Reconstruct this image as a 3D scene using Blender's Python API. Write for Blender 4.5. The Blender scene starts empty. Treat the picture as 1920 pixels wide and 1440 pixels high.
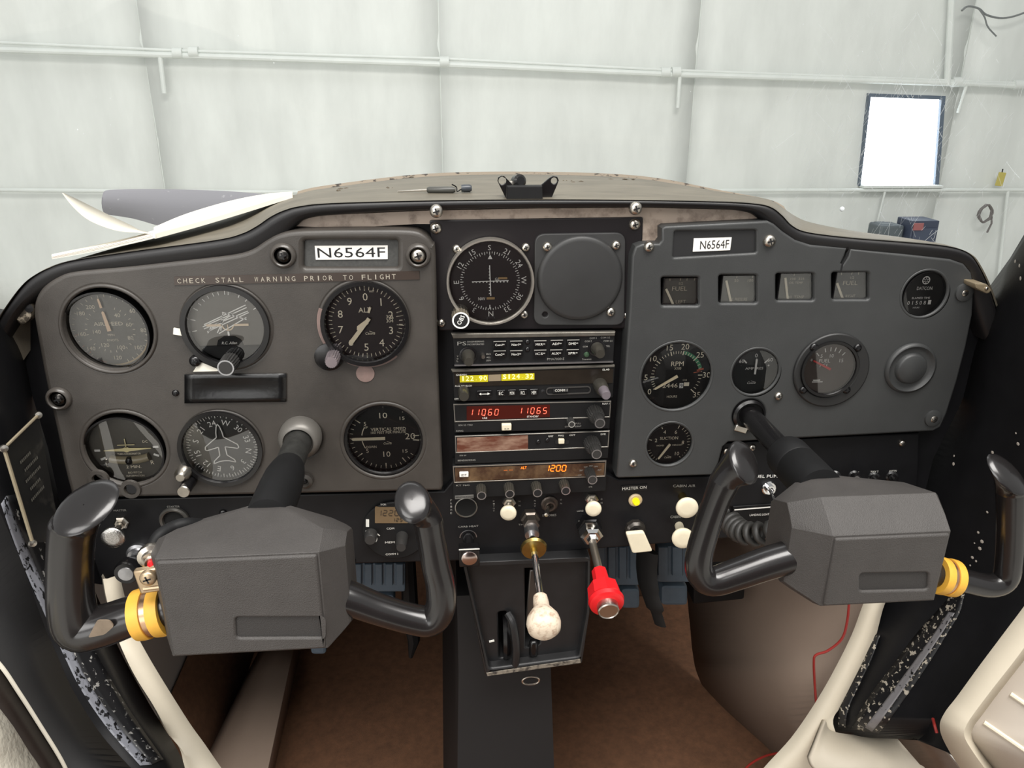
import bpy, math, random
from mathutils import Vector, Matrix
from mathutils.geometry import tessellate_polygon
random.seed(7)
SC = bpy.context.scene
COL = SC.collection
# ------------------------------------------------------------------ camera
FPX = 1450.0
PITCH, YAW, ROLL = math.radians(21.0), math.radians(5.2), math.radians(0.4)
CAM = Vector((0.0, -0.72, 1.0))
FW = Vector((math.sin(YAW)*math.cos(PITCH), math.cos(YAW)*math.cos(PITCH), -math.sin(PITCH)))
RT0 = Vector((math.cos(YAW), -math.sin(YAW), 0)); UP0 = RT0.cross(FW)
RT = RT0*math.cos(ROLL) + UP0*math.sin(ROLL)
UP = -RT0*math.sin(ROLL) + UP0*math.cos(ROLL)
cd = bpy.data.cameras.new('camera'); cam = bpy.data.objects.new('camera', cd); COL.objects.link(cam)
cd.sensor_fit = 'HORIZONTAL'; cd.sensor_width = 36.0; cd.lens = FPX/1920*36; cd.clip_start = 0.01; cd.clip_end = 200
cam.matrix_world = Matrix(((RT.x, UP.x, -FW.x, CAM.x), (RT.y, UP.y, -FW.y, CAM.y), (RT.z, UP.z, -FW.z, CAM.z), (0, 0, 0, 1)))
SC.camera = cam
# ------------------------------------------------------------------ light
w = bpy.data.worlds.new('hangar_air'); SC.world = w; w.use_nodes = True
bg = w.node_tree.nodes['Background']; bg.inputs[0].default_value = (0.985, 1.0, 0.99, 1); bg.inputs[1].default_value = 0.55
def area(name, loc, target, sx, sy, power, col=(1, 1, 1)):
    l = bpy.data.lights.new(name, 'AREA'); l.shape = 'RECTANGLE'; l.size = sx; l.size_y = sy; l.energy = power; l.color = col
    o = bpy.data.objects.new(name, l); COL.objects.link(o); o.location = loc
    o.rotation_euler = (Vector(target)-Vector(loc)).to_track_quat('-Z', 'Y').to_euler(); return o
area('overhead_area_light', (0.6, -1.6, 4.2), (0.1, 0.2, 0.6), 3.2, 1.6, 260, (1, 0.97, 0.93))
area('overhead_area_light', (-1.0, 2.6, 4.6), (-0.2, 4.6, 0.3), 5.0, 1.6, 62, (1, 1, 1))
area('overhead_area_light', (-2.3, -3.8, 3.2), (-2.1, -3.6, -0.6), 2.6, 3.2, 190, (1, 0.98, 0.95))  # lamp added to brighten the rear floor that the dial glasses reflect
area('hangar_door_daylight', (-3.4, -8.0, 1.1), (-3.0, 0, 0.6), 6.0, 3.2, 200, (1.0, 0.99, 0.97))
SC.view_settings.view_transform = 'Standard'; SC.view_settings.look = 'None'
SC.view_settings.exposure = -0.08; SC.view_settings.gamma = 1.0; SC.view_settings.use_curve_mapping = False
# ------------------------------------------------------------------ helpers
def ray(px, py): return RT*((px-960)/FPX) - UP*((py-720)/FPX) + FW
def at(px, py, Y=0.0):
    d = ray(px, py); return CAM + d*((Y-CAM.y)/d.y)
def onz(px, py, Z):
    d = ray(px, py); return CAM + d*((Z-CAM.z)/d.z)
def onx(px, py, X):
    d = ray(px, py); return CAM + d*((X-CAM.x)/d.x)
def mpp(px, py, Y=0.0): return (at(px+1, py, Y)-at(px, py, Y)).length
def srgb(c): return tuple(((v/255)/12.92 if v/255 <= 0.04045 else ((v/255+0.055)/1.055)**2.4) for v in c)
def cr(pts, n=6, closed=False):
    P = [Vector(p) for p in pts]; out = []; N = len(P)
    for i in range(N if closed else N-1):
        if closed: a, b, c, d = P[(i-1) % N], P[i], P[(i+1) % N], P[(i+2) % N]
        else: b, c = P[i], P[i+1]; a = P[i-1] if i else b*2-c; d = P[i+2] if i+2 < N else c*2-b
        for k in range(n):
            t = k/n
            out.append(0.5*((2*b) + (c-a)*t + (2*a-5*b+4*c-d)*t*t + (3*b-a-3*c+d)*t**3))
    if not closed: out.append(P[-1])
    return out
def roundpoly(pts, r, seg=5):
    P = [Vector(p) for p in pts]; N = len(P); out = []
    rs = r if isinstance(r, (list, tuple)) else [r]*N
    for i in range(N):
        a, b, c = P[i-1], P[i], P[(i+1) % N]; u = (a-b); v = (c-b); lu, lv = u.length, v.length; u.normalize(); v.normalize()
        q = min(rs[i], lu*0.49, lv*0.49)
        if q < 1e-6: out.append(b); continue
        s, e = b+u*q, b+v*q
        for k in range(seg+1):
            t = k/seg; out.append(s*(1-t)**2 + b*2*t*(1-t) + e*t*t)
    return out
def xz(px, py, Y=0.0):
    p = at(px, py, Y); return (p.x, p.z)
def circ(cx, cz, r, n=40, rz=None): return [(cx+r*math.cos(2*math.pi*k/n), cz+(rz or r)*math.sin(2*math.pi*k/n)) for k in range(n)]
def parea(l): return 0.5*sum(l[i-1][0]*l[i][1]-l[i][0]*l[i-1][1] for i in range(len(l)))
WO = {}
_tc = {}
def textmesh(s):
    if s not in _tc:
        cu = bpy.data.curves.new('t', 'FONT'); cu.body = s; cu.resolution_u = 2; cu.align_x = 'CENTER'
        o = bpy.data.objects.new('t', cu); COL.objects.link(o)
        me = bpy.data.meshes.new_from_object(o)
        vs = [tuple(v.co) for v in me.vertices]; fs = [tuple(p.vertices) for p in me.polygons]
        bpy.data.objects.remove(o); bpy.data.curves.remove(cu); bpy.data.meshes.remove(me)
        if vs:
            x0, x1 = min(v[0] for v in vs), max(v[0] for v in vs); y0, y1 = min(v[1] for v in vs), max(v[1] for v in vs)
            vs = [((v[0]-(x0+x1)/2), (v[1]-(y0+y1)/2)) for v in vs]
            _tc[s] = (vs, fs, max(x1-x0, 1e-4), max(y1-y0, 1e-4))
        else: _tc[s] = ([], [], 1, 1)
    return _tc[s]
class MB:
    def __init__(s): s.v = []; s.f = []; s.m = []; s.cur = 0
    def add(s, vs, fs):
        o = len(s.v); s.v += [Vector(v) for v in vs]; s.f += [tuple(i+o for i in f) for f in fs]; s.m += [s.cur]*len(fs); return s
    def box(s, c, d, rx=0, ry=0, rz=0):
        M = Matrix.Rotation(rz, 3, 'Z') @ Matrix.Rotation(ry, 3, 'Y') @ Matrix.Rotation(rx, 3, 'X')
        vs = [Vector(c)+M @ Vector((i*d[0]/2, j*d[1]/2, k*d[2]/2)) for i in (-1, 1) for j in (-1, 1) for k in (-1, 1)]
        return s.add(vs, [(0, 1, 3, 2), (4, 6, 7, 5), (0, 4, 5, 1), (2, 3, 7, 6), (0, 2, 6, 4), (1, 5, 7, 3)])
    def lathe(s, prof, o, axis=(0, -1, 0), n=24, rib=0.0, ribn=0):
        a = Vector(axis).normalized(); u = a.cross(Vector((0, 0, 1)))
        if u.length < 1e-3: u = Vector((1, 0, 0))
        u.normalize(); v = u.cross(a); o = Vector(o); vs = []; fs = []
        for (r, h) in prof:
            for k in range(n):
                t = 2*math.pi*k/n; q = r*(1-rib*(k % 2)) if ribn else r
                vs.append(o + a*h + u*(q*math.cos(t)) + v*(q*math.sin(t)))
        for i in range(len(prof)-1):
            for k in range(n):
                k2 = (k+1) % n; fs.append((i*n+k, i*n+k2, (i+1)*n+k2, (i+1)*n+k))
        if prof[0][0] > 1e-6: fs.append(tuple(range(n))[::-1])
        if prof[-1][0] > 1e-6: fs.append(tuple((len(prof)-1)*n+k for k in range(n)))
        return s.add(vs, fs)
    def disc(s, c, r, n=48):
        c = Vector(c); vs = [c+Vector((r*math.cos(2*math.pi*k/n), 0, r*math.sin(2*math.pi*k/n))) for k in range(n)]
        return s.add(vs, [tuple(range(n))])
    def ring(s, c, r0, r1, a0=0, a1=360, n=48, dy=0):
        c = Vector(c); vs = []; fs = []
        for k in range(n+1):
            t = math.radians(a0+(a1-a0)*k/n); d = Vector((math.sin(t), 0, math.cos(t))); vs += [c+d*r0, c+d*r1]
        for k in range(n): fs.append((2*k, 2*k+1, 2*k+3, 2*k+2))
        return s.add(vs, fs)
    def bar(s, a, b, wd):
        a, b = Vector(a), Vector(b); d = (b-a); q = Vector((-d.z, 0, d.x)).normalized()*wd/2
        return s.add([a-q, b-q, b+q, a+q], [(0, 1, 2, 3)])
    def poly(s, pts): return s.add(pts, [tuple(range(len(pts)))])
    def line(s, pts, wd):
        for i in range(len(pts)-1): s.bar(pts[i], pts[i+1], wd)
        return s
    def tube(s, path, rad, n=14, flat=1.0, cap=True, up=(0, 0, 1)):
        P = [Vector(p) for p in path]; N = len(P); R = rad if isinstance(rad, (list, tuple)) else [rad]*N
        vs = []; fs = []; pu = None
        for i in range(N):
            t = (P[min(i+1, N-1)]-P[max(i-1, 0)]).normalized()
            if pu is None:
                u = t.cross(Vector(up))
                if u.length < 1e-3: u = t.cross(Vector((1, 0, 0)))
            else: u = pu - t*pu.dot(t)
            u.normalize(); pu = u; v = t.cross(u)
            for k in range(n):
                a = 2*math.pi*k/n; vs.append(P[i]+u*(R[i]*math.cos(a))+v*(R[i]*flat*math.sin(a)))
        for i in range(N-1):
            for k in range(n):
                k2 = (k+1) % n; fs.append((i*n+k, i*n+k2, (i+1)*n+k2, (i+1)*n+k))
        if cap: fs.append(tuple(range(n))[::-1]); fs.append(tuple((N-1)*n+k for k in range(n)))
        return s.add(vs, fs)
    def loft(s, rows, closed=False, caps=False):
        n = len(rows[0]); vs = [p for r in rows for p in r]; fs = []
        for i in range(len(rows)-1):
            for k in range(n if closed else n-1):
                k2 = (k+1) % n; fs.append((i*n+k, i*n+k2, (i+1)*n+k2, (i+1)*n+k))
        if caps: fs.append(tuple(range(n))[::-1]); fs.append(tuple((len(rows)-1)*n+k for k in range(n)))
        return s.add(vs, fs)
    def plate(s, loops, yf, thick, bev=0.0, seg=3, back=False):
        """flat plate facing -Y; first loop outer, others holes; loops in (x,z)"""
        L = []
        for i, l in enumerate(loops):
            l = [tuple(p)[:2] for p in l]; a = parea(l)
            if (i == 0 and a < 0) or (i > 0 and a > 0): l = l[::-1]
            L.append(l)
        front = []
        for l in L:
            n = len(l); ins = []
            for i in range(n):
                a, b, c = Vector(l[i-1]), Vector(l[i]), Vector(l[(i+1) % n])
                d1 = (b-a); d2 = (c-b); d1 = d1.normalized() if d1.length > 1e-9 else d1; d2 = d2.normalized() if d2.length > 1e-9 else d2
                nn = Vector((-(d1.y+d2.y), d1.x+d2.x))
                nn = nn.normalized() if nn.length > 1e-6 else Vector((-d1.y, d1.x))
                ins.append((b, nn))
            rows = []
            for k in range(seg+1 if bev > 0 else 1):
                t = math.pi/2*k/seg if bev > 0 else 0
                rows.append([Vector((b.x+nn.x*bev*(1-math.sin(t)), yf+bev*(1-math.cos(t)), b.y+nn.y*bev*(1-math.sin(t)))) for b, nn in ins])
            rows.append([Vector((b.x, yf+thick, b.y)) for b, nn in ins])
            s.loft(rows, closed=True); front.append(rows[0])
        for yy, ok in ((0, True), (thick, back)):
            if not ok: continue
            flat = [[Vector((p.x, p.z, 0)) for p in l] for l in front]
            tri = tessellate_polygon(flat); allv = [p+Vector((0, yy, 0)) for l in front for p in l]
            s.add(allv, [tuple(t) for t in tri])
        return s
    def text(s, st, x, z, y, h, w=None, rot=0.0, shear=0.0):
        vs, fs, W, H = textmesh(st)
        if not vs: return s
        k = h/H if len(st) and H > 0.3 else h/0.7
        kx = (w/W) if w else k
        c, sn = math.cos(-rot), math.sin(-rot); out = []
        for (a, b) in vs:
            X = a*kx + b*k*shear; Z = b*k
            out.append((x+X*c-Z*sn, y, z+X*sn+Z*c))
        return s.add(out, fs)
    def ptext(s, st, px, py, wpx, hpx, Y, rot=0.0, shear=0.0):
        p = at(px, py, Y); k = mpp(px, py, Y); return s.text(st, p.x, p.z, p.y, hpx*k*1.04, wpx*k, rot, shear)
    def build(s, name, mats, parent=None, smooth=True, bevel=0, solid=0, ang=35, top=None):
        me = bpy.data.meshes.new(name)
        if parent is not None: o0 = WO[parent.name]
        else:
            mn = Vector((min(v.x for v in s.v), min(v.y for v in s.v), min(v.z for v in s.v))); mx = Vector((max(v.x for v in s.v), max(v.y for v in s.v), max(v.z for v in s.v)))
            o0 = Vector(((mn.x+mx.x)/2, (mn.y+mx.y)/2, mn.z))
        me.from_pydata([v-o0 for v in s.v], [], s.f)
        ml = mats if isinstance(mats, (list, tuple)) else [mats]
        for m in ml: me.materials.append(m)
        me.polygons.foreach_set('material_index', s.m)
        if smooth:
            me.polygons.foreach_set('use_smooth', [True]*len(me.polygons)); me.set_sharp_from_angle(angle=math.radians(ang))
        me.update()
        o = bpy.data.objects.new(name, me); COL.objects.link(o)
        if parent is not None: o.parent = parent; o.location = (0, 0, 0)
        else: o.location = o0
        WO[o.name] = o0
        if bevel: b = o.modifiers.new('bevel', 'BEVEL'); b.width = bevel; b.segments = 2; b.limit_method = 'ANGLE'; b.angle_limit = math.radians(30)
        if solid: b = o.modifiers.new('solid', 'SOLIDIFY'); b.thickness = abs(solid); b.offset = 1 if solid > 0 else -1
        return o
def tag(o, label, cat, group=None):
    o['label'] = label; o['category'] = cat
    if group: o['group'] = group
    return o
def struct(o, label=None):
    o['kind'] = 'structure'
    if label: o['label'] = label
    return o
def thing(name, label, cat, loc, group=None):
    o = bpy.data.objects.new(name, None); COL.objects.link(o); o.location = loc; o.empty_display_size = 0.02
    WO[o.name] = Vector(loc); return tag(o, label, cat, group)
from mathutils.bvhtree import BVHTree
def cast(obj, px, py, off=0.0008):
    o0 = WO[obj.name]; me = obj.data
    t = BVHTree.FromPolygons([v.co+o0 for v in me.vertices], [tuple(p.vertices) for p in me.polygons])
    h = t.ray_cast(CAM, ray(px, py))
    if h[0] is None: return None, None
    n = h[1] if h[1].dot(CAM-h[0]) > 0 else -h[1]
    return h[0]+n*off, n
# ------------------------------------------------------------------ materials
_m = {}
def mat(name, col, rough=0.5, metal=0.0, var=0.0, vs=40.0, bump=0.0, bs=300.0, spec=0.5, emit=0.0, coat=0.0, dirt=None, stretch=None):
    if name in _m: return _m[name]
    m = bpy.data.materials.new(name); m.use_nodes = True; nt = m.node_tree; b = nt.nodes['Principled BSDF']
    c = srgb(col); b.inputs['Base Color'].default_value = (*c, 1); b.inputs['Roughness'].default_value = rough; b.inputs['Metallic'].default_value = metal
    b.inputs['Specular IOR Level'].default_value = spec
    if coat: b.inputs['Coat Weight'].default_value = coat; b.inputs['Coat Roughness'].default_value = 0.12
    tc = nt.nodes.new('ShaderNodeTexCoord'); src = tc.outputs['Object']
    if stretch:
        mp = nt.nodes.new('ShaderNodeMapping'); mp.inputs['Scale'].default_value = stretch; nt.links.new(src, mp.inputs[0]); src = mp.outputs[0]
    if var or dirt:
        n = nt.nodes.new('ShaderNodeTexNoise'); n.inputs['Scale'].default_value = vs; n.inputs['Detail'].default_value = 6; n.inputs['Roughness'].default_value = 0.62
        nt.links.new(src, n.inputs['Vector'])
        r = nt.nodes.new('ShaderNodeValToRGB'); nt.links.new(n.outputs['Fac'], r.inputs[0])
        if dirt:
            dc, lo, hi = dirt; r.color_ramp.elements[0].position = lo; r.color_ramp.elements[1].position = hi
            r.color_ramp.elements[0].color = (*c, 1); r.color_ramp.elements[1].color = (*srgb(dc), 1)
        else:
            r.color_ramp.elements[0].position = 0.25; r.color_ramp.elements[1].position = 0.75
            r.color_ramp.elements[0].color = (*[x*(1-var) for x in c], 1); r.color_ramp.elements[1].color = (*[min(1, x*(1+var)) for x in c], 1)
        nt.links.new(r.outputs[0], b.inputs['Base Color'])
    if bump:
        n2 = nt.nodes.new('ShaderNodeTexNoise'); n2.inputs['Scale'].default_value = bs; n2.inputs['Detail'].default_value = 3; nt.links.new(src, n2.inputs['Vector'])
        bp = nt.nodes.new('ShaderNodeBump'); bp.inputs['Strength'].default_value = bump; bp.inputs['Distance'].default_value = 0.001
        nt.links.new(n2.outputs['Fac'], bp.inputs['Height']); nt.links.new(bp.outputs[0], b.inputs['Normal'])
    if emit:
        b.inputs['Emission Color'].default_value = (*c, 1); b.inputs['Emission Strength'].default_value = emit
    _m[name] = m; return m
def glassmat(name, ior=1.5, k=1.0, rough=0.01, tint=(1, 1, 1), base=0.0):
    m = bpy.data.materials.new(name); m.use_nodes = True; nt = m.node_tree; nt.nodes.clear()
    out = nt.nodes.new('ShaderNodeOutputMaterial'); mx = nt.nodes.new('ShaderNodeMixShader'); t = nt.nodes.new('ShaderNodeBsdfTransparent'); g = nt.nodes.new('ShaderNodeBsdfGlossy')
    t.inputs[0].default_value = (*tint, 1); g.inputs['Roughness'].default_value = rough
    lw = nt.nodes.new('ShaderNodeFresnel'); lw.inputs[0].default_value = ior
    mm = nt.nodes.new('ShaderNodeMath'); mm.operation = 'MULTIPLY_ADD'; mm.inputs[1].default_value = k; mm.inputs[2].default_value = base; mm.use_clamp = True
    nt.links.new(lw.outputs[0], mm.inputs[0]); nt.links.new(mm.outputs[0], mx.inputs[0]); nt.links.new(t.outputs[0], mx.inputs[1]); nt.links.new(g.outputs[0], mx.inputs[2]); nt.links.new(mx.outputs[0], out.inputs[0])
    return m
BLACK = mat('black_paint', (22, 22, 24), 0.45, var=0.25, vs=30, bump=0.08, bs=400, spec=0.28)
BLACKM = mat('black_matte', (18, 18, 19), 0.6, var=0.2, vs=60, spec=0.3)
BLACKG = mat('black_gloss', (17, 16, 17), 0.25, var=0.15, vs=30)
COVER = mat('grey_vinyl_cover', (62, 58, 54), 0.44, var=0.30, vs=16, bump=0.12, bs=900)
COVER_R = mat('charcoal_vinyl_cover', (56, 57, 57), 0.46, var=0.16, vs=14, bump=0.12, bs=900)
TRIM = mat('glareshield_edge_vinyl', (23, 22, 23), 0.46, var=0.15, vs=30, bump=0.06, bs=700)
GLARE = mat('glareshield_sheen', (104, 98, 86), 0.5, var=0.3, vs=18, bump=0.1, bs=200, stretch=(1, 3, 1))  # grey colour paints the sheen on the blackish deck
BEIGE = mat('bare_primed_metal', (168, 152, 138), 0.55, var=0.18, vs=60, dirt=((108, 94, 84), 0.5, 0.72))
STEEL = mat('steel', (200, 194, 184), 0.28, 1.0, var=0.1, vs=200)
CHROME = mat('chrome', (225, 225, 225), 0.12, 1.0)
ALU = mat('aluminium', (190, 190, 192), 0.35, 1.0, var=0.1, vs=200)
BRASS = mat('brass', (172, 150, 92), 0.3, 1.0, var=0.15, vs=90)
WHITE = mat('white_marking', (252, 250, 244), 0.6)
CREAMK = mat('cream_plastic', (226, 216, 190), 0.45, var=0.08, vs=50)
DIAL = mat('dial_black', (24, 23, 22), 0.6, var=0.12, vs=60)
DIALR = mat('dial_maroon_reflection', (38, 30, 30), 0.6, var=0.15, vs=40)  # reddish tint paints the maroon reflection in altimeter and course indicator
DIALG = mat('dial_grey', (86, 84, 78), 0.6, var=0.12, vs=60)
MARK = mat('dial_marking_ivory', (250, 240, 216), 0.6)
MARKD = mat('dial_marking_dull', (206, 198, 178), 0.6)
LUME = mat('pointer_ivory', (252, 238, 208), 0.5)
RED = mat('red_plastic', (216, 30, 36), 0.32, var=0.06, vs=60)
GREEN = mat('green_arc', (66, 140, 100), 0.6)
ORANGE = mat('red_mark', (196, 106, 78), 0.6)
YELLOW = mat('yellow_plastic', (222, 168, 62), 0.5, var=0.1, vs=90)
YOKE = mat('yoke_hub_plastic', (66, 63, 61), 0.55, var=0.12, vs=40, bump=0.5, bs=1300)
GRIP = mat('yoke_grip_black', (28, 26, 26), 0.24, var=0.15, vs=25, coat=0.25)
PAPER = mat('paper', (238, 234, 220), 0.7, var=0.03, vs=20)
LABELW = mat('white_label', (236, 232, 226), 0.5)
INK = mat('black_ink', (16, 16, 18), 0.6)
CREAM = mat('cream_panel', (214, 204, 184), 0.5, var=0.06, vs=12, bump=0.06, bs=500)
CREAMD = mat('cream_panel_shaded', (150, 132, 118), 0.6, var=0.06, vs=9, bump=0.06, bs=500)  # cream darkened in its colour for the footwell shade
CARPET = mat('brown_carpet', (104, 72, 50), 0.9, var=0.3, vs=80, bump=0.5, bs=900)
PEDAL = mat('pedal_slate', (74, 88, 100), 0.5, var=0.15, vs=50)
CHIP = mat('chipped_black_paint', (24, 24, 26), 0.4, vs=210, dirt=((150, 148, 144), 0.60, 0.62), stretch=(1, 1, 0.55))
CHIP2 = mat('heavily_chipped_paint', (24, 24, 26), 0.4, vs=200, dirt=((140, 142, 150), 0.44, 0.46), stretch=(1, 1, 0.5))
GLASS = glassmat('gauge_glass', 1.55, 2.1)
# ================================================================== HANGAR
YW = 5.0
FOIL = mat('white_foil_insulation', (218, 222, 218), 0.5, var=0.10, vs=2.6, bump=0.9, bs=5.0, stretch=(1.6, 1, 0.5))
PAINTW = mat('white_painted_steel', (216, 221, 217), 0.5, var=0.06, vs=6)
CONC = mat('concrete', (196, 193, 186), 0.7, var=0.12, vs=3)
hf = MB().box((0, 0, -0.65), (26, 18, 0.1)).build('floor', CONC); struct(hf, 'pale concrete hangar floor')
seams = [-420, 290, 828, 1297, 1786, 2400]
wb = None
wroot = MB().box((0.5, YW+0.065, 2.0), (12, 0.06, 5.2)).build('wall_back', PAINTW); struct(wroot, 'white hangar wall lined with foil insulation')
for i in range(len(seams)-1):
    x0 = at(seams[i], 250, YW).x+0.003; x1 = at(seams[i+1], 250, YW).x-0.003
    b = MB(); n = 10; rows = []
    for k in range(n+1):
        t = k/n; x = x0+(x1-x0)*t; e = 0.011*math.sin(math.pi*t)**0.5 if 0 < t < 1 else 0
        rows.append([Vector((x, YW+0.03-e-0.006*math.sin(7*t*math.pi+j*1.3), -0.6+5.0*j/16)) for j in range(17)])
    b.loft(rows); b.build('insulation_panel', FOIL, wroot, solid=0.01)
def pipe(pts, r, name='girt', Y=YW-0.06):
    b = MB().tube([at(x, y, Y) for x, y in pts], r, n=10); return b
g = pipe([(-300, 66), (330, 95), (830, 110), (1240, 131), (1780, 151), (2100, 163)], 0.010).build('trim_1', PAINTW); struct(g, 'thin white conduit along the hangar wall')
g = pipe([(-300, 84), (330, 104), (830, 121), (1240, 139), (1800, 157), (2100, 170)], 0.020).build('trim_2', PAINTW); struct(g, 'white pipe along the hangar wall')
g = pipe([(-300, 354), (500, 360), (1400, 357), (1890, 356), (2100, 356)], 0.014).build('trim_3', PAINTW); struct(g, 'lower white rail along the hangar wall')
for nm, pts, r in (('trim_4', [(300, 106), (308, 175)], 0.016), ('trim_5', [(1275, 140), (1271, 202)], 0.014), ('trim_6', [(1788, -60), (1776, 160)], 0.024), ('trim_7', [(1812, 160), (1796, 212)], 0.012), ('trim_8', [(1890, 357), (1868, 560)], 0.012), ('trim_9', [(1660, 357), (1640, 440)], 0.008)):
    struct(pipe(pts, r).build(nm, PAINTW), 'white upright rod on the hangar wall')
for (px, py) in ((330, 96), (360, 94), (830, 112), (1244, 132), (1264, 131), (1790, 150), (1905, 155)):
    b = MB().lathe([(0.0, 0), (0.034, 0.0), (0.034, 0.06), (0, 0.06)], at(px-5, py+4, YW-0.06), (1, 0, 0.03), 12)
    struct(b.build('trim_10', PAINTW), 'white pipe coupling on the hangar wall')
# hangar window
W0 = [(1632, 182), (1764, 187), (1752, 346), (1613, 346)]
YWN = YW-0.012
wl = [xz(x, y, YWN) for x, y in W0]
fr = [xz(x, y, YWN) for x, y in [(1629, 175), (1772, 180), (1759, 349), (1611, 349)]]
win = MB().plate([fr, wl], YWN-0.008, 0.05).build('window_1', mat('window_frame_grey', (92, 104, 118), 0.5)); struct(win, 'bright daylit hangar window')
DAY = mat('daylight_pane', (240, 248, 255), 0.5, emit=6.0)
MB().plate([wl], YWN+0.02, 0.006, back=True).build('pane', DAY, win)
MB().box(at(1690, 348, YWN-0.03)+Vector((0, 0, -0.006)), (0.62, 0.08, 0.02)).build('sill', PAINTW, win, bevel=0.004)
# clutter at the wall
q = at(1715, 447, YW-0.35)
b = thing('tool_cabinet', 'dark blue cabinet standing against the hangar wall right of centre', 'cabinet', (q.x, q.y, -0.6))
h = at(1715, 410, YW-0.35).z+0.6
MB().box((q.x, q.y, -0.6+h/2), (0.2, 0.2, h)).build('body', mat('navy', (58, 66, 84), 0.5), b, bevel=0.006)
MB().box(at(1722, 425, YW-0.47), (0.07, 0.01, 0.05)).build('sticker', mat('sticker_red', (150, 92, 92), 0.5), b)
MB().box((q.x, q.y-0.105, -0.6+h*0.5), (0.17, 0.012, h*0.86)).build('door', mat('navy2', (66, 74, 92), 0.5), b, bevel=0.003)
b = MB()
b.box(at(1660, 432, YW-0.3), (0.18, 0.18, 0.10)).box(at(1655, 424, YW-0.3), (0.10, 0.14, 0.05))
tag(b.build('machine', mat('machine_grey', (88, 96, 100), 0.6), bevel=0.015), 'dark grey machine beside the navy cabinet at the hangar wall', 'machine')
p0 = at(1876, 336, YW-0.08)
t = thing('hanging_tag', 'yellow card hanging on the right end of the lower rail', 'tag', p0)
MB().box(p0, (0.055, 0.012, 0.10), ry=0.1).build('card', mat('tag_yellow', (188, 176, 96), 0.6), t, bevel=0.002)
MB().box(p0+Vector((0, 0, 0.06)), (0.006, 0.006, 0.03)).build('string', INK, t)
pts = []
for k in range(60):
    a = k*0.42; pts.append(at(1846, 400, YW-0.1)+Vector((math.cos(a)*(0.05+0.006*math.sin(k)), -0.002*k/6, math.sin(a)*(0.062+0.006*math.cos(k*1.7)))))
pts += [pts[-1]+Vector((0.01, 0, -0.05)), pts[-1]+Vector((-0.01, 0, -0.12))]
tag(MB().tube(pts, 0.007, 8).build('coiled_hose', mat('hose_grey', (112, 108, 106), 0.6)), 'grey hose coiled on the hangar wall below the yellow card', 'hose')
pts = cr([at(x, y, YW-0.1) for x, y in [(1803, 20), (1815, 12), (1835, 16), (1850, 28), (1880, 34), (1915, 26), (1960, 5)]], 5)
tag(MB().tube(pts, 0.007, 6).build('wall_cable', mat('cable_grey', (120, 124, 124), 0.6)), 'grey cable drooping across the top right of the hangar wall', 'cable')
pts = cr([at(x, y, YW-0.11) for x, y in [(1835, 16), (1846, 32), (1852, 50), (1868, 68)]], 4)
tag(MB().tube(pts, 0.005, 6).build('wall_cable', mat('cable_grey', (120, 124, 124), 0.6)), 'short cable end hanging down below the drooping wall cable', 'cable')
# propeller blade
YP = 1.25
top = [(194, 360), (205, 356), (260, 354.5), (330, 355), (420, 358), (500, 364), (560, 369), (640, 372)]
bot = [(194, 398), (200, 402), (250, 410), (300, 424), (340, 430), (420, 426), (520, 415), (640, 400)]
rows = []
for (a, c) in zip(cr([(x, y, 0) for x, y in top], 3), cr([(x, y, 0) for x, y in bot], 3)):
    A, B = at(a.x, a.y, YP), at(c.x, c.y, YP+0.02); M = (A+B)/2
    rows.append([A, M*0.5+A*0.5+Vector((0, -0.010, 0)), M+Vector((0, -0.012, 0)), M*0.5+B*0.5+Vector((0, -0.009, 0)), B, M+Vector((0, 0.008, 0))])
hubc = Vector((0.078, YP, 0.70)); A, B = Vector((0.05, YP, 0.735)), Vector((0.05, YP+0.03, 0.665)); M = (A+B)/2
rows.append([A, M*0.5+A*0.5+Vector((0, -0.016, 0)), M+Vector((0, -0.02, 0)), M*0.5+B*0.5+Vector((0, -0.016, 0)), B, M+Vector((0, 0.016, 0))])
pr = thing('propeller', 'dark grey propeller blade standing beyond the windshield', 'propeller', at(640, 386, YP))
MB().loft(rows, closed=True, caps=True).build('blade', mat('prop_grey_glare', (132, 132, 138), 0.5, var=0.2, vs=60, dirt=((176, 176, 180), 0.64, 0.75)), pr)  # blade grey lightened in its colour for the windshield glare
MB().lathe([(0.05, -0.04), (0.085, -0.02), (0.085, 0.05), (0.06, 0.12), (0, 0.15)], hubc, (0, 1, 0), 24).build('spinner', PAINTW, pr)
# ================================================================== AIRFRAME
CX = 0.078
rows = []
for y, hw, zt, zb in ((0.70, .50, .775, .0), (0.85, .46, .765, .05), (1.05, .36, .745, .15), (1.16, .28, .735, .25), (1.20, .22, .70, .32)):
    r_ = []
    for k in range(25):
        a = math.pi*(k/24); c, s_ = math.cos(a), math.sin(a); r_.append(Vector((CX+hw*(abs(c)**0.6)*(1 if c > 0 else -1), y, zb+(zt-zb)*(s_**0.45))))
    rows.append(r_)
cw = MB().loft(rows, closed=True, caps=True).build('engine_cowling', PAINTW, ang=50); struct(cw, 'white engine cowling ahead of the firewall')
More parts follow.
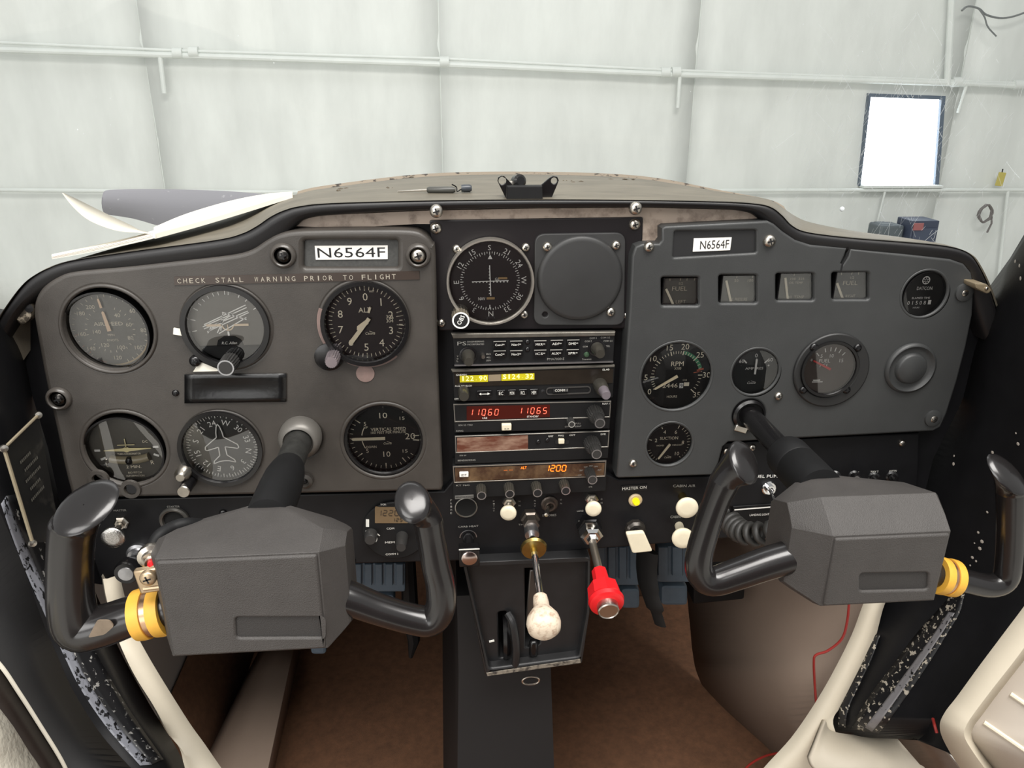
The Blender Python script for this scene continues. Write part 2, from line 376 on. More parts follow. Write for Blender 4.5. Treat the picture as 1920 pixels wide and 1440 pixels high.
# windshield pane
def WS(t, v):
    a = math.radians(-58+116*t); bx = CX+0.76*math.sin(a); by = 0.02+0.40*max(0, math.cos(a))**0.8; bz = 0.83-0.10*math.sin(a)**2
    tx = CX+0.72*math.sin(a); ty = -0.30+0.34*max(0, math.cos(a))**0.8; tz = 1.36-0.06*math.sin(a)**2
    P = Vector((bx, by, bz)).lerp(Vector((tx, ty, tz)), v); k = math.sin(math.pi*v)*0.03
    return P+Vector((0.4*k*math.sin(a), k, k*0.5))
WSM = glassmat('plexiglass', 1.49, 0.7, 0.02, (0.985, 0.99, 0.985))
ws = MB().loft([[WS(i/36, j/10) for j in range(11)] for i in range(37)]).build('windshield', WSM)
struct(ws, 'clear scratched plexiglass windshield')
sc = MB()
from mathutils.bvhtree import BVHTree
bv = BVHTree.FromPolygons([WS(i/36, j/10) for i in range(37) for j in range(11)], [(i*11+j, (i+1)*11+j, (i+1)*11+j+1, i*11+j+1) for i in range(36) for j in range(10)])
def wsp(px, py):
    h = bv.ray_cast(CAM, ray(px, py)); return (h[0]+(CAM-h[0]).normalized()*0.0006) if h[0] else None
for k in range(620):
    rad = 60+230*random.random()**1.3; a = random.random()*2*math.pi
    cx, cy = 1688+rad*math.cos(a)*0.85, 262+rad*math.sin(a)*0.85
    ln = 8+46*random.random()**2; th = random.choice([1.15, 1.0, 1.3, 1.1, 2.0, 0.9])+random.gauss(0, 0.15); bend = random.gauss(0, 2)
    pts = []
    for j in range(4):
        u = j/3-0.5; pts.append(wsp(cx+math.cos(th)*ln*u+bend*(u*u)*math.sin(th), cy-math.sin(th)*ln*u+bend*(u*u)*math.cos(th)))
    if any(p is None for p in pts): continue
    wd = 0.00006+0.00013*random.random()**2
    for j in range(3):
        d = (pts[j+1]-pts[j]); n = d.cross(CAM-pts[j]).normalized()*wd
        sc.add([pts[j]-n, pts[j+1]-n, pts[j+1]+n, pts[j]+n], [(0, 1, 2, 3)])
for k in range(60):
    cx, cy = random.choice([(1600, 80), (1600, 390), (1300, 200), (200, 200), (500, 100), (1750, 90)]); cx += random.gauss(0, 60); cy += random.gauss(0, 30)
    p = wsp(cx, cy)
    if p:
        r = 0.0002+0.0004*random.random(); n = Vector((1, 0, 0))*r; u = (CAM-p).cross(n).normalized()*r*random.uniform(0.5, 1.5)
        sc.add([p-n, p-u, p+n, p+u], [(0, 1, 2, 3)])
o = sc.build('scratches', mat('scratch_white', (235, 240, 242), 0.4), ws); o['kind'] = 'stuff'
p = wsp(1579, 392)
MB().lathe([(0, 0), (0.0016, 0), (0.0034, 0.0006), (0.0024, 0.002), (0, 0.0026)], p, CAM-p, 9).build('chip', mat('scratch_white', (235, 240, 242), 0.4), ws)
# glareshield
front = [(-20, 625), (5, 582), (40, 535), (70, 512), (105, 497), (150, 487), (250, 472), (400, 452), (450, 440), (480, 425), (505, 408), (530, 396), (560, 388), (620, 382), (800, 377), (1000, 375), (1200, 376), (1350, 379), (1420, 383), (1450, 390), (1470, 405), (1490, 425), (1520, 437), (1600, 447), (1700, 455), (1780, 463), (1820, 475), (1840, 498), (1862, 545), (1880, 600)]
lower = [(10, 640), (38, 590), (70, 560), (100, 540), (130, 525), (170, 516), (260, 510), (410, 492), (470, 482), (505, 465), (530, 448), (548, 430), (575, 412), (640, 404), (800, 396), (1000, 392), (1200, 390), (1350, 394), (1405, 400), (1428, 412), (1445, 428), (1475, 452), (1510, 468), (1600, 478), (1700, 488), (1780, 497), (1808, 510), (1818, 535), (1828, 580), (1850, 640)]
YT = -0.014
fo = [at(x, y, YT) for x, y in front]; lo = [at(x, y, YT+0.006) for x, y in lower]
fo_s, lo_s = cr(fo, 5), cr(lo, 5)
rows = []
for A, B in zip(fo_s, lo_s):
    d = (B-A); L = d.length; dn = d/L; R = 0.008
    prof = []
    prof.append(A+Vector((0, 0.03, -0.004)))
    for k in range(5):
        t = math.pi/2*k/4; prof.append(A+dn*(R*(1-math.cos(t)))+Vector((0, R*(1-math.sin(t)), 0)))
    prof.append(A+dn*(L*0.6)+Vector((0, 0.0, 0)))
    for k in range(4):
        t = math.pi/2*k/3; prof.append(B-dn*(0.006*(1-math.sin(t)))+Vector((0, 0.007*(1-math.cos(t)), 0)))
    prof.append(B+Vector((0, 0.034, 0)))
    rows.append(prof)
gs = thing('glareshield', 'glareshield deck with a painted grey sheen and black vinyl edge above the instruments', 'glareshield', (CX, 0.1, 0.86))
MB().loft(rows).build('edge_trim', TRIM, gs, ang=60)
far = [(-15, 632, .0), (9, 589, .0), (44, 541, .01), (74, 517, .02), (108, 501, .03), (150, 484, .07), (250, 455, .12), (400, 414, .17), (450, 399, .19), (480, 389, .21), (505, 381, .22), (530, 373, .24), (560, 364, .26), (620, 352, .29), (800, 331, .33), (1000, 327, .34), (1200, 335, .33), (1350, 362, .30), (1420, 375, .28), (1450, 383, .26), (1470, 394, .24), (1490, 405, .22), (1520, 417, .20), (1600, 433, .17), (1700, 447, .14), (1780, 461, .08), (1818, 480, .03), (1836, 503, .02), (1858, 550, .01), (1876, 605, .0)]
fa_s = cr([at(x, y, Y) for x, y, Y in far], 5)
rows = []
for A, B in zip(fo_s, fa_s):
    rows.append([A+Vector((0, 0.004, 0))] + [A.lerp(B, t)+Vector((0, 0, 0.02*min(0.3, max(0, (B-A).y-0.05))*math.sin(math.pi*t))) for t in (0.1, 0.25, 0.5, 0.75, 1)] + [B+Vector((0, 0.01, -0.05))])
DECK = MB().loft(rows).build('deck', GLARE, gs, ang=60)
rows = []
for i, B in enumerate(fa_s):
    rows.append([B+Vector((0, -0.012, 0.0005)), B+Vector((0, -0.004, 0.004)), B+Vector((0, 0.004, 0.0005))])
MB().loft(rows[60:100]).build('worn_rear_lip', mat('lip_tan', (146, 134, 118), 0.6, vs=70, dirt=((60, 52, 46), 0.56, 0.6)), gs)
for (px, py, r) in ((735, 352, .006), (640, 358, .008), (652, 345, .012), (1058, 338, .006), (1075, 341, .009), (1150, 336, .012), (1175, 337, .012), (780, 333, .01)):
    p = cast(DECK, px, py, 0)[0] or cast(DECK, px, py+8, 0)[0]; b = MB()
    for k in range(3): b.lathe([(0, -0.001), (r*random.uniform(.15, .35), 0), (0, 0.0008)], p+Vector((random.gauss(0, r*.8), random.gauss(0, .004), 0)), (0, 0, 1), 6)
    b.build('worn_patch', mat('wear_dark', (84, 74, 60), 0.8), gs)
# ================================================================== PANEL PLATES
YB = 0.014
base_loop = [xz(x, y, YB) for x, y in lower] + [xz(x, y, YB) for x, y in [(1800, 760), (1750, 860), (1725, 960), (1690, 990), (1440, 1000), (1240, 1012), (1120, 1022), (640, 1050), (190, 1096), (150, 1090), (120, 980), (90, 840), (60, 740)]]
bp = thing('instrument_panel', 'black metal instrument panel behind the plastic covers', 'instrument panel', (CX, YB, 0.5))
MB().plate([base_loop], YB, 0.004).build('sheet', BLACK, bp)
st = [(556, 424), (572, 410), (600, 404), (800, 395), (1000, 391), (1200, 389), (1398, 394), (1425, 408), (1440, 420), (1442, 440), (1180, 460), (1180, 420), (780, 420), (640, 428)]
MB().plate([[xz(x, y, YB-0.010) for x, y in st]], YB-0.010, 0.010).build('bare_strip', BEIGE, bp)
# screw prototype
def screw_mesh(r, hgt, mname, matl, cross=True):
    b = MB(); b.lathe([(0, hgt), (r*.35, hgt*.97), (r*.7, hgt*.78), (r*.95, hgt*.35), (r, 0), (r, -0.003), (0, -0.003)], (0, 0, 0), (0, -1, 0), 18)
    if cross:
        b.cur = 1
        for a in (0.3, 0.3+math.pi/2):
            c, s_ = math.cos(a)*r*.5, math.sin(a)*r*.5
            b.bar((-c, -hgt*1.02, -s_), (c, -hgt*1.02, s_), r*.22)
    me = bpy.data.meshes.new(mname); me.from_pydata([tuple(v) for v in b.v], [], b.f); me.materials.append(matl); me.materials.append(INK)
    me.polygons.foreach_set('material_index', b.m); me.polygons.foreach_set('use_smooth', [True]*len(b.f)); me.set_sharp_from_angle(angle=math.radians(40)); return me
SCR = screw_mesh(0.0058, 0.0034, 'screw', STEEL); SCRS = screw_mesh(0.0042, 0.0026, 'screw_small', STEEL); SCRD = screw_mesh(0.0058, 0.0034, 'screw_dark', mat('dark_steel', (70, 68, 66), 0.25, 1.0)); SCRB = screw_mesh(0.0033, 0.002, 'screw_black', BLACKG)
def screw(parent, px, py, Y, me=SCR, name='screw', k=1.0, rot=0.0):
    p = at(px, py, Y); o = bpy.data.objects.new(name, me); COL.objects.link(o); o.parent = parent; o.location = p-WO[parent.name]; o.scale = (k, k, k); o.rotation_euler = (0, rot, 0); WO[o.name] = WO[parent.name]; return o
for px, py in ((818, 396), (1192, 391)): screw(bp, px, py, YT-0.001, k=1.05)
# ---- left cover
YC = -0.012
def holes(lst, Y): return [circ(*xz(x, y, Y), r*mpp(x, y, Y), 44) for x, y, r in lst]
lc = cr([(x, y, 0) for x, y in [(133, 930), (120, 880), (104, 805), (85, 720), (70, 640), (62, 590), (66, 560), (82, 536), (108, 518), (140, 508), (240, 499), (340, 488), (430, 478), (470, 468), (498, 450), (520, 439), (550, 433), (600, 431), (700, 430), (768, 431), (795, 439), (811, 456), (817, 485), (822, 700), (831, 912)]], 4) + [Vector((828, 921, 0)), Vector((140, 936, 0))]
lc = [xz(p.x, p.y, YC) for p in lc]
LH = [(204, 618, 85), (426, 614, 80), (683, 606, 80), (235, 842, 78), (417, 838, 72), (719, 827, 75), (566, 822, 37)]
def rrect(x0, y0, x1, y1, Y, r=4): return roundpoly([xz(x0, y0, Y), xz(x1, y0, Y), xz(x1, y1, Y), xz(x0, y1, Y)], r*0.0005)
lcov = thing('panel_cover', 'brownish grey plastic cover around the flight instruments in front of the left yoke', 'panel cover', at(480, 936, YC), 'moulded instrument panel covers')
slot_l = [xz(x, y, YC) for x, y in [(356, 709), (528, 707), (528, 746), (360, 748)]]
plac_l = rrect(569, 452, 746, 502, YC, 5)
MB().plate([lc]+holes(LH, YC)+[slot_l, plac_l], YC, 0.022, 0.0045, 4).build('moulding', COVER, lcov, ang=50)
# raised lips round the cover holes
def lip(parent, x, y, r, Y, matl, name='hole_rim', hgt=0.004, wid=0.006):
    c = at(x, y, Y); R = r*mpp(x, y, Y); p = []
    for k in range(9):
        t = math.pi*k/8; p.append((R+wid/2+wid/2*math.cos(t), hgt*math.sin(t)))
    b = MB(); n = 56; vs = []; fs = []
    for (rr, h) in p:
        for k in range(n):
            a = 2*math.pi*k/n; vs.append((c.x+rr*math.cos(a), c.y-h, c.z+rr*math.sin(a)))
    for i in range(len(p)-1):
        for k in range(n): k2 = (k+1) % n; fs.append((i*n+k, i*n+k2, (i+1)*n+k2, (i+1)*n+k))
    return b.add(vs, fs).build(name, matl, parent, ang=80)
for x, y, r in LH[:6]: lip(lcov, x, y, r-1.0, YC+0.001, COVER, hgt=0.0024 if x < 210 and y < 700 else 0.0016, wid=0.004)
MB().plate([rrect(566, 449, 749, 505, YC, 6)], YC+0.006, 0.004).build('placard_plate', mat('speckled_placard', (66, 66, 64), 0.5, var=0.3, vs=300), lcov)
o = MB().plate([[xz(x, y, YC+0.005) for x, y in [(590, 461), (727, 460), (727, 486), (592, 487)]]], YC+0.005, 0.0006).build('registration_label', LABELW, lcov); o['label'] = 'white label reading N6564F'
MB().ptext('N6564F', 659, 473.5, 127, 18, YC+0.0048).build('lettering', INK, o)
MB().plate([[xz(x, y, YC-0.0008) for x, y in [(326, 519), (786, 508), (787, 524), (327, 535)]]], YC-0.0008, 0.001).build('embossed_tape', mat('brown_tape', (58, 48, 42), 0.35, var=0.15, vs=50), lcov)
b = MB()
words = [('CHECK', 330, 387), ('STALL', 402, 458), ('WARNING', 475, 556), ('PRIOR', 568, 626), ('TO', 641, 664), ('FLIGHT', 676, 744)]
for wd, x0, x1 in words:
    n = len(wd)
    for i, ch in enumerate(wd):
        cx = x0+(x1-x0)*(i+0.5)/n; b.ptext(ch, cx, 527-(cx-330)*0.0205, 7 if ch != 'I' else 2, 9, YC-0.0011)
b.build('lettering', mat('embossed_white', (168, 160, 146), 0.5), lcov)
for px, py, k in ((531, 479, 1.15), (784, 479, 1.2), (111, 747, 1.15)):
    o = screw(lcov, px, py, YC-0.001, SCR if px == 784 else SCRD, k=k*1.0)
    c = at(px, py, YC); r = 0.0098
    MB().lathe([(0.0115, 0), (0.0115, 0.002), (0.0105, 0.004), (0.0088, 0.005), (0.0078, 0.004), (0.0078, 0.0)], c, (0, -1, 0), 24).build('screw_cup', mat('dark_cup', (74, 70, 66), 0.3), lcov)
screw(lcov, 329, 737, YC-0.0005, SCRB); screw(lcov, 1e-9+572, 902, YC-0.001, SCRB)
MB().lathe([(0.0085, 0), (0.008, 0.004), (0.005, 0.006), (0.004, 0.002)], at(572, 900, YC), (0, -1, 0), 20).build('boss', COVER, lcov)
# black tape over the empty slot
tp = []
for i in range(13):
    t = i/12; row = []
    for j in range(7):
        u = j/6; px = 346+(537-346)*t; py = (702-2*t)+(54-1*t)*u
        Y = YC-0.0012+(0.003*math.sin(math.pi*t)*math.sin(math.pi*min(1, max(0, (u-0.1)/0.8))) if 0 < t < 1 else 0)
        row.append(at(px, py, Y))
    tp.append(row)
tag(MB().loft(tp).build('tape_patch', mat('black_tape', (14, 14, 15), 0.3, bump=0.3, bs=120), solid=0.0006, ang=180), 'glossy black tape stuck over a slot below the attitude indicator', 'tape')
# ---- right cover
rc = [(1155, 894), (1163, 800), (1172, 690), (1180, 580), (1185, 480), (1192, 462), (1205, 457), (1236, 457), (1241, 450), (1241, 428), (1248, 424), (1440, 414), (1452, 420), (1468, 434), (1492, 450), (1520, 459), (1588, 466)]
crk = [(1585, 478), (1577, 494), (1581, 496), (1591, 480), (1594, 467)]
rc2 = [(1700, 477), (1782, 486), (1808, 495), (1822, 512), (1827, 540), (1824, 590), (1812, 650), (1795, 715), (1776, 775), (1764, 801), (1750, 809), (1620, 816), (1460, 824), (1366, 829), (1356, 838), (1348, 868), (1336, 891), (1160, 897)]
rl = [xz(x, y, YC) for x, y in rc+crk+rc2]
rl = rl[:17]+rl[17:]
RH = [(1268, 706, 66), (1416, 697, 44), (1556, 694, 55), (1255, 833, 43), (1733, 551, 42), (1404, 778, 30)]
SM = [(1240, 520, 1311, 574), (1348, 516, 1420, 569), (1455, 513, 1527, 564), (1560, 511, 1630, 562)]
rcov = thing('panel_cover', 'charcoal plastic cover around the engine instruments, cracked at its top edge', 'panel cover', at(1480, 897, YC), 'moulded instrument panel covers')
plac_r = [xz(x, y, YC) for x, y in [(1265, 434), (1418, 432), (1418, 474), (1262, 483)]]
MB().plate([rl]+holes(RH, YC)+[rrect(*s_, YC, 6) for s_ in SM]+[roundpoly(plac_r, 0.002)], YC, 0.022, 0.0024, 4).build('moulding', COVER_R, rcov, ang=50)
for x, y, r in RH[:5]: lip(rcov, x, y, r-1, YC+0.001, COVER_R, hgt=0.0014, wid=0.003)
MB().plate([[xz(x, y, YC) for x, y in [(1260, 430), (1422, 428), (1422, 478), (1258, 487)]]], YC+0.003, 0.004).build('placard_plate', mat('placard_black', (36, 36, 37), 0.45), rcov)
o = MB().plate([[xz(x, y, YC+0.002) for x, y in [(1301, 447), (1372, 445), (1369, 469), (1299, 472)]]], YC+0.002, 0.0006).build('registration_label', LABELW, rcov); o['label'] = 'small white label reading N6564F'
MB().ptext('N6564F', 1340, 458.5, 54, 15, YC+0.0018, rot=-0.03).build('lettering', INK, o)
for px, py, k in ((1443, 452, 1.05), (1217, 463, .85), (1460, 743, .75), (1187, 869, .75), (1808, 549, .8), (1750, 785, .85)):
    screw(rcov, px, py, YC-0.001, SCR, k=k)
for px, py in ((1808, 549), (1750, 785)):
    MB().lathe([(0.0095, 0), (0.009, 0.002), (0.006, 0.003)], at(px-1, py-1, YC), (0, -1, 0), 20).build('screw_cup', COVER_R, rcov)
b = MB().line([at(x, y, YC-0.0004) for x, y in [(1594, 466), (1589, 474), (1587, 482), (1580, 494), (1577, 509)]], 0.0016); b.build('crack', INK, rcov, smooth=False)
# round blank moulded into the right cover
c = at(1706, 690, YC); k = mpp(1706, 690, YC)
MB().lathe([(47*k, 0), (46*k, 0.003), (42*k, 0.004), (38*k, 0.002), (34*k, 0.0008), (29*k, 0.0008), (27*k, 0.004), (24*k, 0.0055), (0, 0.0055)], c, (0, -1, 0), 56).build('round_blank', COVER_R, rcov, ang=60)
# ---- centre sub panel
YS = 0.002
cp = thing('avionics_plate', 'black painted centre panel plate above the radio stack', 'panel', at(1000, 615, YS))
cl = roundpoly([xz(x, y, YS) for x, y in [(805, 413), (1206, 407), (1205, 452), (1192, 466), (1172, 616), (822, 620)]], 0.002, 2)
MB().plate([cl], YS, 0.010, 0.0012, 2).build('sheet', mat('black_maroon_paint', (24, 20, 22), 0.4, var=0.3, vs=12), cp)
for px, py in ((817, 428), (1190, 421)): screw(cp, px, py, YS-0.0005, SCR, k=.95)
for px, py in ((856, 467), (986, 464), (983, 590), (828, 606)): screw(cp, px, py, YS-0.0005, SCRS, k=1.0)
MB().lathe([(0.003, 0), (0, 0.002)], at(1175, 592, YS), (0, -1, 0), 10).build('rivet', STEEL, cp)
# blank instrument plate
bl = thing('blanking_plate', 'dark grey square blanking plate with a round dome beside the course indicator', 'blanking plate', at(1087, 610, YS))
bq = [xz(x, y, YS-0.003) for x, y in [(1003, 439), (1173, 436), (1171, 610), (1001, 610)]]
hq = circ(*xz(1022, 590, YS-0.003), 0.0028, 14)
MB().plate([roundpoly(bq, 0.010, 6), hq], YS-0.003, 0.003, 0.001, 2).build('plate', mat('blank_grey', (52, 52, 52), 0.5, var=0.12, vs=30), bl)
c = at(1087, 522, YS-0.003); k = mpp(1087, 522)
MB().lathe([(80*k, 0), (79*k, 0.002), (76*k, 0.0036), (70*k, 0.0042), (0, 0.0044)], c, (0, -1, 0), 56).build('dome', mat('blank_grey2', (46, 46, 46), 0.48, var=0.12, vs=30), bl, ang=80)
for px, py in ((1026, 463), (1155, 460), (1145, 585)): screw(bl, px, py, YS-0.0035, SCRS, k=1.1)
# ---- lower panels
YL = 0.004
lp = thing('lower_panel', 'black lower switch panel spanning below the instruments', 'panel', at(960, 1050, YL))
ll = [(140, 938), (832, 921), (850, 900), (1140, 890), (1160, 899), (1340, 893), (1440, 890), (1452, 995), (1380, 1008), (1240, 1020), (1110, 1030), (860, 1052), (640, 1058), (215, 1094), (190, 1096)]
MB().plate([[xz(x, y, YL) for x, y in ll]], YL, 0.012, 0.002, 2).build('sheet', BLACK, lp)
rp = thing('breaker_panel', 'black breaker sub panel below the engine instrument cover', 'panel', at(1560, 960, YL))
MB().plate([[xz(x, y, YL-0.002) for x, y in [(1357, 832), (1466, 825), (1724, 812), (1722, 900), (1710, 970), (1480, 985), (1350, 945), (1340, 900)]]], YL-0.002, 0.012, 0.002, 2).build('sheet', BLACK, rp)
for px, py in ((1692, 831), (1411, 839), (1362, 846)): screw(rp, px, py, YL-0.003, SCRS, k=.95)
MB().plate([[xz(x, y, YL-0.004) for x, y in [(1375, 950), (1480, 943), (1482, 985), (1372, 992)]]], YL-0.004, 0.004, 0.0006, 1).build('label_strip', BLACKM, rp)
b = MB(); b.bar(at(1377, 956, YL-0.0045), at(1480, 948, YL-0.0045), 0.0016)
b.ptext('LANDING LIGHT', 1424, 965, 36, 4, YL-0.0045).ptext('NAV LIGHT', 1471, 956, 22, 4, YL-0.0045).ptext('PITOT', 1468, 964, 14, 4, YL-0.0045)
b.ptext('FUEL PUMP', 1438, 893, 52, 6, YL-0.0025, rot=0.02).build('lettering', WHITE, rp)
# ================================================================== GAUGES
class G:
    def __init__(s, name, label, px, py, rpx, Y, cat='gauge', face=DIAL, case=BLACKG, rim=1.10, depth=0.012, glass=True, group='panel gauges'):
        s.c = at(px, py, Y); s.R = rpx*mpp(px, py, Y); s.Y = Y
        s.o = thing(name, label, cat, s.c, group)
        R = s.R
        MB().disc(s.c, R*1.01).build('dial_face', face, s.o, smooth=False)
        b = MB(); n = 56; vs = []; fs = []
        prof = [(R, 0.0), (R*1.0, -depth*0.6), (R*1.03, -depth), (R*rim, -depth), (R*rim, 0.004)]
        for (r, h) in prof:
            for k in range(n):
                a = 2*math.pi*k/n; vs.append((s.c.x+r*math.cos(a), Y+h, s.c.z+r*math.sin(a)))
        for i in range(len(prof)-1):
            for k in range(n): k2 = (k+1) % n; fs.append((i*n+k, i*n+k2, (i+1)*n+k2, (i+1)*n+k))
        b.add(vs, fs).build('case_ring', case, s.o)
        if glass: MB().disc(s.c+Vector((0, -depth*0.7, 0)), R*1.0).build('glass', GLASS, s.o, smooth=False)
        s.mk = MB()
    def p(s, a, r, dy=-0.0006):
        t = math.radians(a); return s.c+Vector((math.sin(t)*r*s.R, dy, math.cos(t)*r*s.R))
    def ticks(s, angs, r0, r1, wd=0.0006, mb=None):
        for a in angs: (mb or s.mk).bar(s.p(a, r0), s.p(a, r1), wd)
        return s
    def num(s, st, a, r, h, rot=0.0, w=None, mb=None):
        q = s.p(a, r); (mb or s.mk).text(st, q.x, q.z, q.y, h*s.R, w*s.R if w else None, math.radians(rot)); return s
    def txt(s, st, x, z, h, w=None, mb=None, rot=0, shear=0):
        (mb or s.mk).text(st, s.c.x+x*s.R, s.c.z+z*s.R, s.Y-0.0006, h*s.R, w*s.R if w else None, math.radians(rot), shear); return s
    def arc(s, r0, r1, a0, a1, mb=None): (mb or s.mk).ring(s.c+Vector((0, -0.0005, 0)), r0*s.R, r1*s.R, a0, a1, 40); return s
    def done(s, m=MARK): s.mk.build('markings', m, s.o, smooth=False); return s
    def hand(s, a, r0, r1, w0, w1, m=LUME, name='pointer', dy=-0.003, hub=0.10, tip=True):
        t = math.radians(a); d = Vector((math.sin(t), 0, math.cos(t))); q = Vector((d.z, 0, -d.x)); R = s.R; c = s.c+Vector((0, dy, 0))
        A, B = c+d*r0*R, c+d*r1*R; b = MB(); T = c+d*(r1*R-(w1*R*1.0 if tip else 0))
        o2 = [A-q*w0*R, T-q*w1*R]+([B] if tip else [])+[T+q*w1*R, A+q*w0*R]
        if not tip: o2[1] = B-q*w1*R; o2[2] = B+q*w1*R
        n = len(o2); b.add(o2+[v+Vector((0, 0.0008, 0)) for v in o2], [tuple(range(n)), tuple(range(n, 2*n))[::-1]]+[(i, n+i, n+(i+1) % n, (i+1) % n) for i in range(n)])
        b.build(name, m, s.o, smooth=False)
        if hub: MB().lathe([(hub*R, 0), (hub*R, 0.0012), (0, 0.0016)], s.c+Vector((0, dy, 0)), (0, -1, 0), 16).build('pointer_hub', BLACKG, s.o)
        return s
    def cessna(s, x, z, k=0.16, mb=None):
        s.txt('Cessna', x, z, k*0.62, k*2.1, mb, shear=0.3)
        (mb or s.mk).bar(s.c+Vector(((x-k*.2)*s.R, -0.0006, (z+k*.5)*s.R)), s.c+Vector(((x+k*1.0)*s.R, -0.0006, (z+k*.1)*s.R)), 0.00035); return s
YD = -0.001
# airspeed indicator
g = G('airspeed_indicator', 'airspeed dial with painted glass reflection at the far upper left of the flight cover', 207, 618, 76, 0.004, face=mat('dial_reflection_grey', (74, 72, 66), 0.55, var=0.15, vs=40), rim=1.08, depth=0.013, case=BLACKG)  # face colour greyed to paint the reflection on its glass
g.ticks([a for a in range(-150, 170, 10)], 0.86, 0.93, 0.0005); g.ticks(range(20, 330, 14), 0.56, 0.62, 0.0005)
for st, a, r in (('40', 32, .45), ('60', 75, .50), ('80', 116, .52), ('100', 158, .52), ('120', 205, .45), ('140', 262, .34), ('180', 305, .78), ('200', 328, .72), ('160', 262, .72), ('140', 228, .74), ('120', 175, .76), ('100', 128, .80), ('80', 92, .82), ('60', 52, .80)):
    g.num(st, a, r, 0.105)
g.txt('AIRSPEED', -0.02, 0.16, 0.10, 0.72).txt('MPH', 0, -0.14, 0.06).txt('KNOTS', 0.02, -0.28, 0.06)
g.done(MARKD)
b = MB(); g.arc(0.93, 0.97, 40, 190, b); b.build('cream_arc', mat('faded_arc', (160, 138, 104), 0.6), g.o, smooth=False)
b = MB(); g.arc(0.90, 0.94, 195, 262, b); g.ticks([262, 240, 225], 0.82, 0.94, 0.0007, b); b.build('red_arc', mat('faded_red', (130, 72, 50), 0.6), g.o, smooth=False)
g.hand(-9, -0.02, 0.52, 0.05, 0.035, mat('pointer_peach', (214, 182, 150), 0.5), hub=0); g.hand(-9, 0.6, 0.86, 0.03, 0.025, mat('pointer_peach', (214, 182, 150), 0.5), name='pointer_tip', hub=0)
# attitude indicator
g = G('attitude_indicator', 'attitude indicator with criss-crossed white lines, upper middle of the flight cover', 427, 609, 71, -0.006, face=mat('horizon_grey', (104, 100, 92), 0.5, var=0.1, vs=30), rim=1.16, depth=0.011)  # lighter face grey includes a painted glass reflection
for a in (-100, -80, -60, -48, -38, -28, -18, -9, 2, 8, 26, 40, 60): g.ticks([a], 0.84, 0.97 if a in (-100, -80, -60, 2, 60) else 0.93, 0.0008)
th = math.radians(22)
def rl2(x0, z0, x1, z1, wd=0.0010): g.mk.bar(g.c+Vector((x0*g.R, -0.0006, z0*g.R)), g.c+Vector((x1*g.R, -0.0006, z1*g.R)), wd)
for seg in ((-.66, -.04, .56, .48), (-.64, -.10, .58, .38), (-.62, .02, .54, .55), (-.56, -.18, .60, .34), (-.26, -.24, .52, .20), (-.10, .36, .52, .14), (-.42, -.06, .20, .32), (-.20, -.16, -.08, .34), (-.55, -.22, -.40, .02), (-.30, -.22, -.16, .02), (-.5, -.14, -.1, .10)): rl2(*seg)
g.done(WHITE)
b = MB(); g.arc(0.13, 0.165, 90, 270, b)
b.bar(g.c+Vector((-.56*g.R, -.001, 0)), g.c+Vector((-.17*g.R, -.001, 0)), 0.0022); b.bar(g.c+Vector((.17*g.R, -.001, 0)), g.c+Vector((.56*g.R, -.001, 0)), 0.0022); b.bar(g.c+Vector((0, -.001, -.15*g.R)), g.c+Vector((0, -.001, 0.02*g.R)), 0.0008)
b.build('miniature_aircraft', mat('peach', (236, 214, 184), 0.5), g.o, smooth=False)
b = MB(); b.plate([[(g.c.x+g.R*math.sin(math.radians(a))*.995, g.c.z+g.R*math.cos(math.radians(a))*.995) for a in range(126, 236, 6)]], g.Y-0.002, 0.002); b.build('lower_mask', BLACKM, g.o)
b = MB(); b.plate([[(g.c.x+x*g.R, g.c.z+z*g.R) for x, z in [(-.36, -.585), (-.30, -.42), (-.14, -.32), (.14, -.32), (.30, -.42), (.36, -.585)]]], g.Y-0.001, 0.001); b.build('pedestal_mask', BLACKM, g.o)
b = MB(); b.text('R.C. Allen', g.c.x, g.c.z-.5*g.R, g.Y-.0018, .075*g.R, .40*g.R, 0, .3); b.box(g.c+Vector((0, -.001, -.24*g.R)), (.05*g.R, .0004, .12*g.R)); b.build('maker_lettering', WHITE, g.o, smooth=False)
MB().box(at(334, 622, -0.014), (.008, .002, .006), ry=.2).build('paper_tab', PAPER, g.o)
MB().plate([[xz(x, y, -0.014) for x, y in [(362, 697), (374, 678), (410, 693), (408, 696)]]], -0.014, 0.001).build('paper_scrap', PAPER, g.o)
screw(g.o, 366, 677, -0.015, SCRB, k=1.7)
def knob(parent, px, py, yt, yb, r, m=BLACKG, name='knob', ribs=0, taper=0.9, cap=None, capr=0.7, base=None, n=28):
    """knob along -Y; px,py is its front centre"""
    p = at(px, py, yt); L = yb-yt; o = Vector((p.x, yb, p.z)); b = MB()
    b.lathe([(r, 0), (r*(1+taper)/2, L*.6), (r*taper, L*.88), (r*taper*.86, L), (0, L)], o, (0, -1, 0), ribs or n, rib=0.10 if ribs else 0, ribn=ribs)
    ob = b.build(name, m, parent, ang=30)
    if cap: MB().lathe([(r*capr, L+0.0001), (r*capr*.95, L+0.0008), (0, L+0.0008)], o, (0, -1, 0), 24).build('cap', cap, ob)
    if base: MB().lathe([(base[0], 0), (base[0], base[1]), (base[0]*.8, base[1]*1.2), (0, base[1]*1.2)], Vector((p.x, yb, p.z)), (0, -1, 0), 28).build('collar', base[2], ob)
    return ob
def rings(parent, px, py, Y, r0, r1, m, name='ring'):
    return MB().ring(at(px, py, Y), r0, r1).build(name, m, parent, smooth=False)
k_ = knob(g.o, 423, 690, -0.034, -0.014, 0.0085, mat('knob_dark', (44, 43, 42), 0.4), ribs=40)
rings(k_, 423, 690, -0.0343, 0.0062, 0.0075, ALU)
